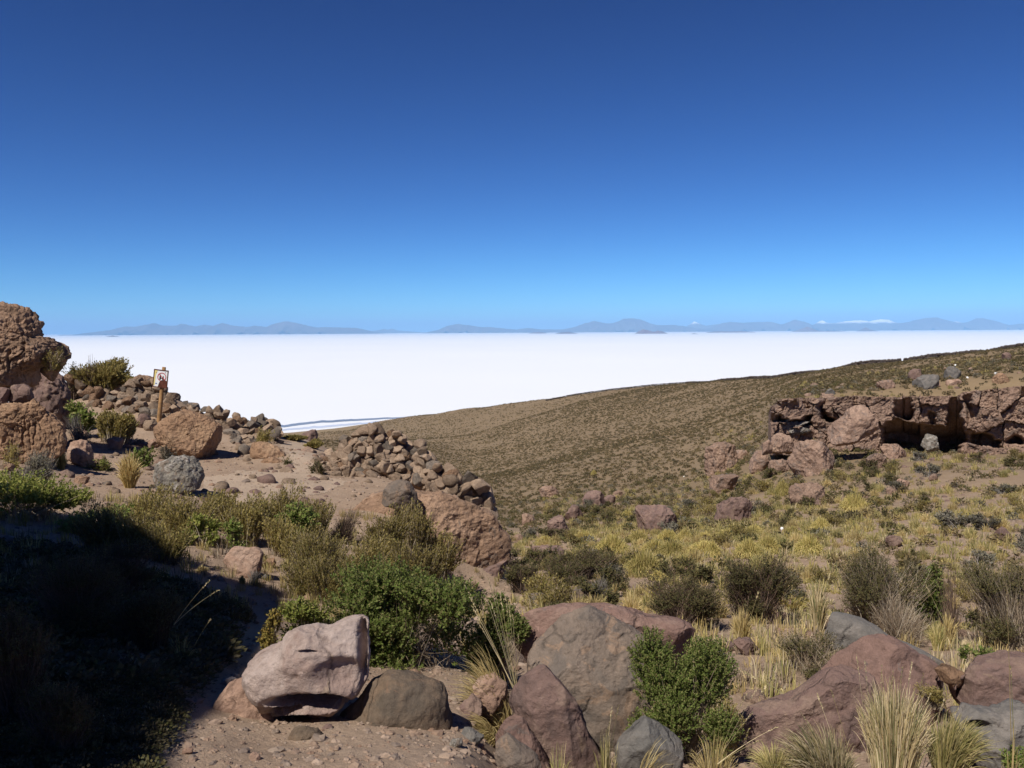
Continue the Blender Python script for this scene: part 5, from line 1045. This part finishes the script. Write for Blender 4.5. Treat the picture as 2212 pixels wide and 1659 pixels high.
def polymesh(name, polys, m, parent, y=0., th=.004):
    """flat plates of real thickness standing in the XZ plane"""
    bm = bmesh.new()
    for pl in polys:
        f = [bm.verts.new((x, y, z)) for x, z in pl]; b = [bm.verts.new((x, y + th, z)) for x, z in pl]
        bm.faces.new(f); bm.faces.new(b[::-1])
        for k in range(len(pl)): bm.faces.new((f[k], f[(k + 1) % len(pl)], b[(k + 1) % len(pl)], b[k]))
    bmesh.ops.recalc_face_normals(bm, faces=bm.faces)
    me = bpy.data.meshes.new(name); bm.to_mesh(me); bm.free(); me.materials.append(M[m]); return obj(name, me, parent=parent)
M['wood'] = plain('weathered_post', (.33, .19, .085), .85, 9, .35); M['frame'] = plain('brown_painted_frame', (.11, .045, .028), .7, 14, .3)
M['panel'] = plain('sign_panel', (.72, .73, .74), .5, 6, .05); M['sun_yellow'] = plain('yellow_fade', (.72, .6, .22), .6); M['signred'] = plain('sign_red', (.42, .03, .04), .5); M['black'] = plain('sign_black', (.012, .012, .014), .5); M['signblue'] = plain('sign_blue', (.03, .1, .28), .5); M['rust'] = plain('rust_patch', (.1, .035, .022), .7, 12, .4)
sg_d = 23.0; sb = U(343.5, 907., sg_d); stp = U(354.5, 793., sg_d)
sign = bpy.data.objects.new('no_photo_sign', None); COL.objects.link(sign); sign.location = sb.tolist(); tag(sign, 'leaning wooden post with a framed white no-photography sign, lower corner torn to brown', 'sign')
LN = float(np.linalg.norm(stp - sb)); sign.rotation_euler = (0, math.atan2(stp[0] - sb[0], stp[2] - sb[2]), 0)
bm = bmesh.new(); K = 12; rings = []
for t in np.linspace(-.15, 1, 9):
    r_ = .062 - .012 * max(t, 0); rings.append([bm.verts.new((r_ * math.cos(a_) * (1 + .06 * math.sin(3 * a_ + t * 5)), r_ * math.sin(a_), t * LN)) for a_ in np.linspace(0, 2 * math.pi, K, endpoint=False)])
for a_, b_ in zip(rings, rings[1:]):
    for k in range(K): bm.faces.new((a_[k], a_[(k + 1) % K], b_[(k + 1) % K], b_[k])).smooth = True
bm.faces.new(rings[-1]); me = bpy.data.meshes.new('post'); bm.to_mesh(me); bm.free(); me.materials.append(M['wood']); obj('post', me, parent=sign)
k_ = .09077 * PXM(sg_d); zt_ = LN - .075      # board: origin at its top edge centre
bw, bh = 346 * k_, 428 * k_; cxs = -.035 + 0.
R_ = lambda x0, z0, x1, z1: [(cxs + x0 * bw - bw / 2, zt_ - z0 * bh), (cxs + x1 * bw - bw / 2, zt_ - z0 * bh), (cxs + x1 * bw - bw / 2, zt_ - z1 * bh), (cxs + x0 * bw - bw / 2, zt_ - z1 * bh)]
cpt = lambda cx, cz, r, a_: (cxs + (cx - .5) * bw + r * bw * math.cos(a_), zt_ - cz * bh + r * bw * math.sin(a_))
Yb = -.075
polymesh('backing_board', [R_(.01, .01, .99, .99)], 'frame', sign, Yb, .02)
fr = .055
polymesh('frame', [R_(0, 0, 1, fr * .9), R_(0, 1 - fr * .9, 1, 1), R_(0, fr * .9, fr, 1 - fr * .9), R_(1 - fr, fr * .9, 1, 1 - fr * .9)], 'frame', sign, Yb - .014, .03)
panel = polymesh('panel', [R_(fr, fr * .9, 1 - fr, 1 - fr * .9)], 'panel', sign, Yb - .006, .005)
polymesh('yellow_corner', [[R_(.07, .06, .07, .06)[0], R_(.26, .06, .26, .06)[0], R_(.16, .3, .1, .3)[0], R_(.13, .9, .1, .9)[0], R_(.07, .9, .07, .9)[0]]], 'sun_yellow', panel, Yb - .0085, .002)
aa = np.linspace(0, 2 * math.pi, 40, endpoint=False)
ringp = []
for k in range(40): ringp.append([cpt(.58, .40, .30, aa[k]), cpt(.58, .40, .30, aa[(k + 1) % 40]), cpt(.58, .40, .255, aa[(k + 1) % 40]), cpt(.58, .40, .255, aa[k])])
dgl = math.radians(140); dv_ = (math.cos(dgl), math.sin(dgl)); pv_ = (-dv_[1], dv_[0])
c0_ = cpt(.58, .40, 0, 0); bar = [(c0_[0] + dv_[0] * s1 * .27 * bw + pv_[0] * s2 * .022 * bw, c0_[1] + dv_[1] * s1 * .27 * bw + pv_[1] * s2 * .022 * bw) for s1, s2 in ((-1, -1), (1, -1), (1, 1), (-1, 1))]
polymesh('prohibition_ring', ringp + [bar], 'signred', panel, Yb - .0115, .002)
polymesh('pictogram', [R_(.42, .36, .52, .56), [cpt(.47, .31, .05, a_) for a_ in aa[::4]], R_(.52, .44, .62, .49), R_(.62, .41, .72, .56), [cpt(.67, .37, .04, a_) for a_ in aa[::4]]], 'black', panel, Yb - .009, .002)
polymesh('logo', [R_(.17, .775, .3, .81), R_(.2, .76, .27, .775)], 'signblue', panel, Yb - .009, .002)
polymesh('emblem', [[cpt(.17, .17, .035, a_) for a_ in aa[::4]]], 'wood', panel, Yb - .0115, .002)
polymesh('top_mark', [R_(.78, .1, .8, .19)], 'black', panel, Yb - .009, .002)
polymesh('torn_patch', [[R_(x, z, x, z)[0] for x, z in ((.36, .985), (.42, .78), (.47, .66), (.56, .585), (.7, .555), (.85, .56), (.96, .6), (.985, .985))]], 'rust', sign, Yb - .0175, .003)

# skyline wall on the ridge
rng = np.random.default_rng(77); VV, FF = [], []; o_ = 0
pxs = np.linspace(1180, 2560, 760); dc = np.interp(pxs, [1180, 1480, 1640, 1850, 2000, 2212, 2560], [520, 400, 285, 212, 182, 152, 138])
Vs, F = ico(2)
for x_, d_ in zip(pxs, dc):
    g_ = U(x_, 800., d_); z_ = float(gz(g_[0], g_[1])); wdt = PXM(d_) * 2.4
    for lv in range(2):
        if lv and rng.random() < .06: continue
        hgt = .34 * rng.uniform(.75, 1.3) * (1. if x_ > 1480 else .6)
        P = Vs * np.array([wdt * rng.uniform(.7, 1.4), .5, hgt]) * rng.uniform(.85, 1.15, (len(Vs), 1)) + (g_[0] + rng.normal(0, .1), g_[1] + rng.normal(0, .3), z_ + .25 + lv * .5)
        VV.append(P); FF.append(F + o_); o_ += len(Vs)
tag(obj('dry_stone_wall', mesh('dry_stone_wall', np.concatenate(VV), np.concatenate(FF), M['wall_dark'])), 'long dark dry-stone wall along the skyline of the right-hand ridge', 'stone wall')
for i, (zz, x, y, s_, lab) in enumerate([(Z7, 1722, 258, 14, 'tiny white stone on top of the upper dark grey boulder'), (Z7, 2012, 316, 22, 'white pointed stone on the red rock above the massive cliff block'), (Z7, 1808, 346, 16, 'small white stone on the slope right of the upper dark grey boulder'), (Z7, 484, 1425, 24, 'bright white flat stone in the band of yellow grass'), (Z7, 873, 1484, 14, 'tiny white stone at the right end of the yellow grass'), (Z7, 1615, 258, 9, 'tiny white stone left of the upper dark grey boulder'), (Z8, 1693, 684, 12, 'tiny white stone between two yellow grass domes'), (Z8, 1443, 222, 10, 'tiny white stone on the hillside above the pink slab')]):
    (x_, y_), = zz([(x, y)]); k = s_ * .30257 / 2
    rock('stone', box_outline(x_ - k, y_ - k, x_ + k, y_ + k, np.random.default_rng(i)), 'white', lab, thick=1., seed=700 + i, facets=5, level=3, stretch=.1)

# ------------------------------------------------------------ plants scattered over the valley slope
def ok_spot(x, y):
    return True
def polar(n, r0, r1, a0, a1, rng, power=1.):
    """points in a ring sector; power 1 = even over the ground, 0 = thinning with distance"""
    u = rng.random(n); r = (r0 ** (1 + power) + u * (r1 ** (1 + power) - r0 ** (1 + power))) ** (1 / (1 + power)); a_ = rng.uniform(a0, a1, n)
    x, y = r * np.sin(a_), r * np.cos(a_); return np.stack([x, y, gz(x, y)], 1)
def slope_ok(P, lim=1.1):
    e = .25; g1 = (gz(P[:, 0] + e, P[:, 1]) - gz(P[:, 0] - e, P[:, 1])) / (2 * e); g2 = (gz(P[:, 0], P[:, 1] + e) - gz(P[:, 0], P[:, 1] - e)) / (2 * e)
    return P[np.hypot(g1, g2) < lim]
rng = np.random.default_rng(88); D2R = math.pi / 180
def unit_shrub(kind, k, lf, tw):
    rg = np.random.default_rng(3000 + k)
    if kind == 'fine': f, s_ = leafy(1, .62, .062, .03, 240, 9, rg, sprig=.2, lobes=8, up=.5, nst=120, sw=.018, splay=1.)
    else: f, s_ = broom(1, .62, 170, rg, .06, .024, 14, .014, lobes=6)
    V, F = join([f, s_]); return mesh('shrub', V, F, [M[lf], M[tw]], False, np.concatenate([np.zeros(len(f[1])), np.ones(len(s_[1]))]))
KND = [('dark olive', [unit_shrub('fine', k, 'leaf_dark', 'twig_dark') for k in range(4)]), ('grey-green', [unit_shrub('fine', 10 + k, 'leaf_grey', 'twig_grey') for k in range(3)]), ('olive', [unit_shrub('broom', 20 + k, 'leaf_olive', 'twig') for k in range(3)])]
TUF = [mesh('grass_tussock', *tuft(1, .8, 240, np.random.default_rng(3100 + k), .016, .9, root=.2), M['straw' if k % 2 else 'straw_green']) for k in range(4)]
def in_band(p):
    x_, y_ = PX(np.asarray(p)); return bool(inside(np.array([x_]), np.array([y_]), [(1200, 1160), (1330, 1130), (1700, 1120), (1900, 1140), (2212, 1150), (2212, 1215), (1900, 1205), (1500, 1240), (1330, 1250)])[0])
def thin(P, gap):
    keep = []
    for p in P:
        g_ = gap * (.5 + np.hypot(p[0], p[1]) / 40)
        if all((p[0] - q[0]) ** 2 + (p[1] - q[1]) ** 2 > g_ * g_ for q in keep): keep.append(p)
    return np.array(keep)
zones = [('near slope behind the foreground boulders', 10.5, 19, -1 * D2R, 36 * D2R, 44), ('valley floor around the yellow grass', 19, 34, -1 * D2R, 37 * D2R, 75), ('slope below the cliff', 34, 57, 3 * D2R, 38 * D2R, 100)]
def scatter(n, r0, r1, a0, a1, gap): return thin(slope_ok(polar(n * 3, r0, r1, a0, a1, rng, .6), .9), gap)[:n]
for zn, r0, r1, a0, a1, n in zones:
    for p in scatter(n, r0, r1, a0, a1, .7):
        if in_band(p) and rng.random() < .8: continue
        k = 0 if rng.random() < .5 else 1 if rng.random() < .55 else 2
        kn, ms = KND[k]; o = obj('shrub', ms[rng.integers(0, len(ms))], p - (0, 0, .03)); s_ = rng.uniform(.4, 1.0) * (.75 + p[1] / 90); o.scale = (s_ * rng.uniform(.85, 1.3), s_, s_ * rng.uniform(.75, 1.1)); o.rotation_euler.z = rng.uniform(0, 6.3)
        tag(o, f'small {kn} shrub scattered on the {zn}', 'shrub', f'small {kn} shrubs on the {zn}')
gz_ = [('near slope behind the foreground boulders', 10, 19, 0, 36 * D2R, 55), ('valley floor around the yellow grass', 19, 34, 2 * D2R, 37 * D2R, 120), ('upper slope below the cliff', 34, 50, 8 * D2R, 38 * D2R, 45)]
for zn, r0, r1, a0, a1, n in gz_:
    for p in scatter(n, r0, r1, a0, a1, .45):
        o = obj('grass_tussock', TUF[rng.integers(0, 4)], p - (0, 0, .02)); s_ = rng.uniform(.28, .62) * (.8 + p[1] / 90); o.scale = (s_, s_, s_ * rng.uniform(.7, 1.1)); o.rotation_euler.z = rng.uniform(0, 6.3)
        tag(o, f'small straw tussock on the {zn}', 'grass tussock', f'small straw tussocks on the {zn}')

def merge(name, bases, P, sc, rg, mats, zs=(.7, 1.1), midx=None, up=True, smooth=False):
    """many copies of a few shapes as one mesh"""
    VV, FF, MI, off = [], [], [], 0; pick = rg.integers(0, len(bases), len(P))
    for b_, (V, F) in enumerate(bases):
        sel = np.where(pick == b_)[0]; n = len(sel)
        if not n: continue
        a_ = rg.uniform(0, 2 * math.pi, n); c, s_ = np.cos(a_)[:, None], np.sin(a_)[:, None]; S_ = sc[sel][:, None]
        X_ = (V[None, :, 0] * c - V[None, :, 1] * s_) * S_; Y_ = (V[None, :, 0] * s_ + V[None, :, 1] * c) * S_; Z_ = V[None, :, 2] * S_ * rg.uniform(zs[0], zs[1], (n, 1))
        VV.append((np.stack([X_, Y_, Z_], -1) + P[sel][:, None]).reshape(-1, 3)); FF.append((F[None] + (np.arange(n) * len(V))[:, None, None]).reshape(-1, F.shape[1]) + off); off += n * len(V)
        MI.append(np.full(n * len(F), b_ % len(mats)))
    return obj(name, mesh(name, np.concatenate(VV), np.concatenate(FF), mats, smooth, np.concatenate(MI)))
def dome(n, q, rg):
    v = rdir(n, rg); v[:, 2] = np.abs(v[:, 2]); P = v * np.array([.5, .5, .55]) * rg.uniform(.55, 1, (n, 1)); dl = nz(v + .5 * rdir(n, rg))
    return leaves(P - dl * q * .5, dl, nz(np.cross(dl, rdir(n, rg))), np.full(n, q) * rg.uniform(.7, 1.3, n), np.full(n, q * .7))
rg = np.random.default_rng(91)
lm = [M['leaf_dark'], M['scrub'], M['leaf_dark'], M['scrub'], M['leaf_grey'], M['scrub_dark']]; lf_ = [M['scrub'], M['scrub_dark'], M['scrub'], M['scrub_dark'], M['scrub'], M['scrub_dark']]
mid = [dome(90, .15, rg) for _ in range(6)]; far = [dome(22, .3, rg) for _ in range(6)]
P1 = np.concatenate([slope_ok(polar(420, 16, 56, 2 * D2R, 40 * D2R, rg, .8), .9), slope_ok(polar(1500, 30, 85, -3 * D2R, 24 * D2R, rg, .9), .9), slope_ok(polar(1300, 62, 110, 14 * D2R, 42 * D2R, rg, .8), .9)])
tag(merge('scrub', mid, P1, rg.uniform(.25, .75, len(P1)), rg, lm), kind='stuff')
P2 = np.concatenate([polar(11500, 75, 180, -12 * D2R, 36 * D2R, rg, .7), polar(48000, 150, 420, -22 * D2R, 26 * D2R, rg, .6), polar(42000, 400, 1100, -26 * D2R, 14 * D2R, rg, .4)])
P2 = P2[fbm(P2 * np.array([.012, .012, 0]), 4, 71) + .6 * fbm(P2 * np.array([.05, .05, 0]), 2, 72) > rg.uniform(-.75, .35, len(P2))]
tag(merge('scrub', far, P2, rg.uniform(.3, .8, len(P2)) * (.8 + np.hypot(P2[:, 0], P2[:, 1]) / 950), rg, lf_), kind='stuff')
tb = [tuft(1, .7, 40, rg, .035, .9, root=.25) for _ in range(5)]
P3 = np.concatenate([slope_ok(polar(4600, 11, 40, 0, 40 * D2R, rg, .55), .9), slope_ok(polar(2600, 28, 75, 2 * D2R, 40 * D2R, rg, .8), .9), slope_ok(polar(900, 64, 130, 14 * D2R, 42 * D2R, rg, .8), .9)])
bnd = np.array([in_band(q_) for q_ in P3]); P3 = P3[bnd | (fbm(P3 * np.array([.35, .35, 0]), 3, 81) > rg.uniform(-.35, .3, len(P3)))]
tag(merge('dry_grass', tb, P3, rg.uniform(.14, .5, len(P3)) * (.75 + P3[:, 1] / 80), rg, [M['straw'], M['straw_green'], M['straw_pale'], M['yellow_mop'], M['straw_green']]), kind='stuff')
P4 = slope_ok(polar(900, 7.5, 15, -34 * D2R, -1 * D2R, rg, .6), 1.2)
tb2 = [tuft(1, .9, 26, rg, .03, .5, root=.3) for _ in range(4)]
tag(merge('dry_grass', tb2, P4, rg.uniform(.08, .26, len(P4)), rg, [M['straw'], M['straw_green'], M['leaf_olive'], M['twig']]), kind='stuff')
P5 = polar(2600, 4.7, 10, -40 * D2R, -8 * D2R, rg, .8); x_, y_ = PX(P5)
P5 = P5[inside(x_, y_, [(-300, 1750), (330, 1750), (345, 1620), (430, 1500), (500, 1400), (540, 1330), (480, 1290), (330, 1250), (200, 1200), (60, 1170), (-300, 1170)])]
tag(merge('scrub', mid, P5, rg.uniform(.1, .3, len(P5)), rg, [M['leaf_dark'], M['scrub_dark']], (.4, .8)), kind='stuff')  # dark-leaved cover added only inside the shadow, deepening it by colour
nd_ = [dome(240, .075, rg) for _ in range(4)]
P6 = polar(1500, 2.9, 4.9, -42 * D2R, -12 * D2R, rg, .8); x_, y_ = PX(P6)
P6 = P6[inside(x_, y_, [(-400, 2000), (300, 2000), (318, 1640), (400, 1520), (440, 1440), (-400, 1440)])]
tag(merge('scrub', nd_, P6, rg.uniform(.1, .26, len(P6)), rg, [M['leaf_dark'], M['scrub_dark']], (.4, .8)), kind='stuff')  # finer dark cover added close in, so the shaded soil looks blacker
P7 = np.concatenate([polar(420, 6.3, 12, 9 * D2R, 37 * D2R, rg, .7), polar(160, 5.5, 8.5, 2 * D2R, 20 * D2R, rg, .7)])
tag(merge('dry_grass', tb2, P7, rg.uniform(.1, .3, len(P7)), rg, [M['straw'], M['straw_green'], M['straw_pale'], M['twig']]), kind='stuff')
# gravel and rubble
def pebbles(lv, n, rg):
    out = []
    for k in range(n):
        Vs, F = ico(lv); out.append((Vs * np.array([1, .8, .55]) * rg.uniform(.7, 1.2, (len(Vs), 1)), F))
    return out
pb = pebbles(2, 6, rg); pl = pebbles(1, 6, rg)
def ln(n, m, s_): return np.exp(rg.normal(math.log(m), s_, n))
G1 = polar(9500, 2.9, 7, -40 * D2R, 40 * D2R, rg, .3)
tag(merge('gravel', pb, G1, np.clip(ln(len(G1), .0095, .65), .004, .06), rg, [M['pebble']], (.8, 1.2)), kind='stuff')
G2 = np.concatenate([polar(5200, 7, 24, -38 * D2R, 4 * D2R, rg, .5), polar(5000, 7, 40, 3 * D2R, 40 * D2R, rg, .5)])
tag(merge('gravel', pl, G2, np.clip(ln(len(G2), .024, .55), .01, .12), rg, [M['pebble']], (.8, 1.2)), kind='stuff')
rb = []
for k in range(8):
    Vs, F = ico(3); rb.append((rock_shape(Vs, lambda t: np.ones_like(t), .9, 800 + k, .9, 9, 'ang', .85, 0.) * np.array([1, 1, .7]), F))
G3 = np.concatenate([polar(230, 4.5, 13, -2 * D2R, 38 * D2R, rg, .5), slope_ok(polar(420, 12, 60, 0, 40 * D2R, rg, .9), 3), polar(240, 13, 24, -34 * D2R, -10 * D2R, rg, .8), slope_ok(polar(260, 60, 120, 14 * D2R, 42 * D2R, rg, .9), 3)])
tag(merge('rubble', rb, G3, np.clip(ln(len(G3), .09, .5), .04, .3) * (.6 + .016 * np.hypot(G3[:, 0], G3[:, 1])), rg, [M['stone'], M['mauve'], M['stone'], M['cliff']], (.8, 1.2), smooth=True), kind='stuff')
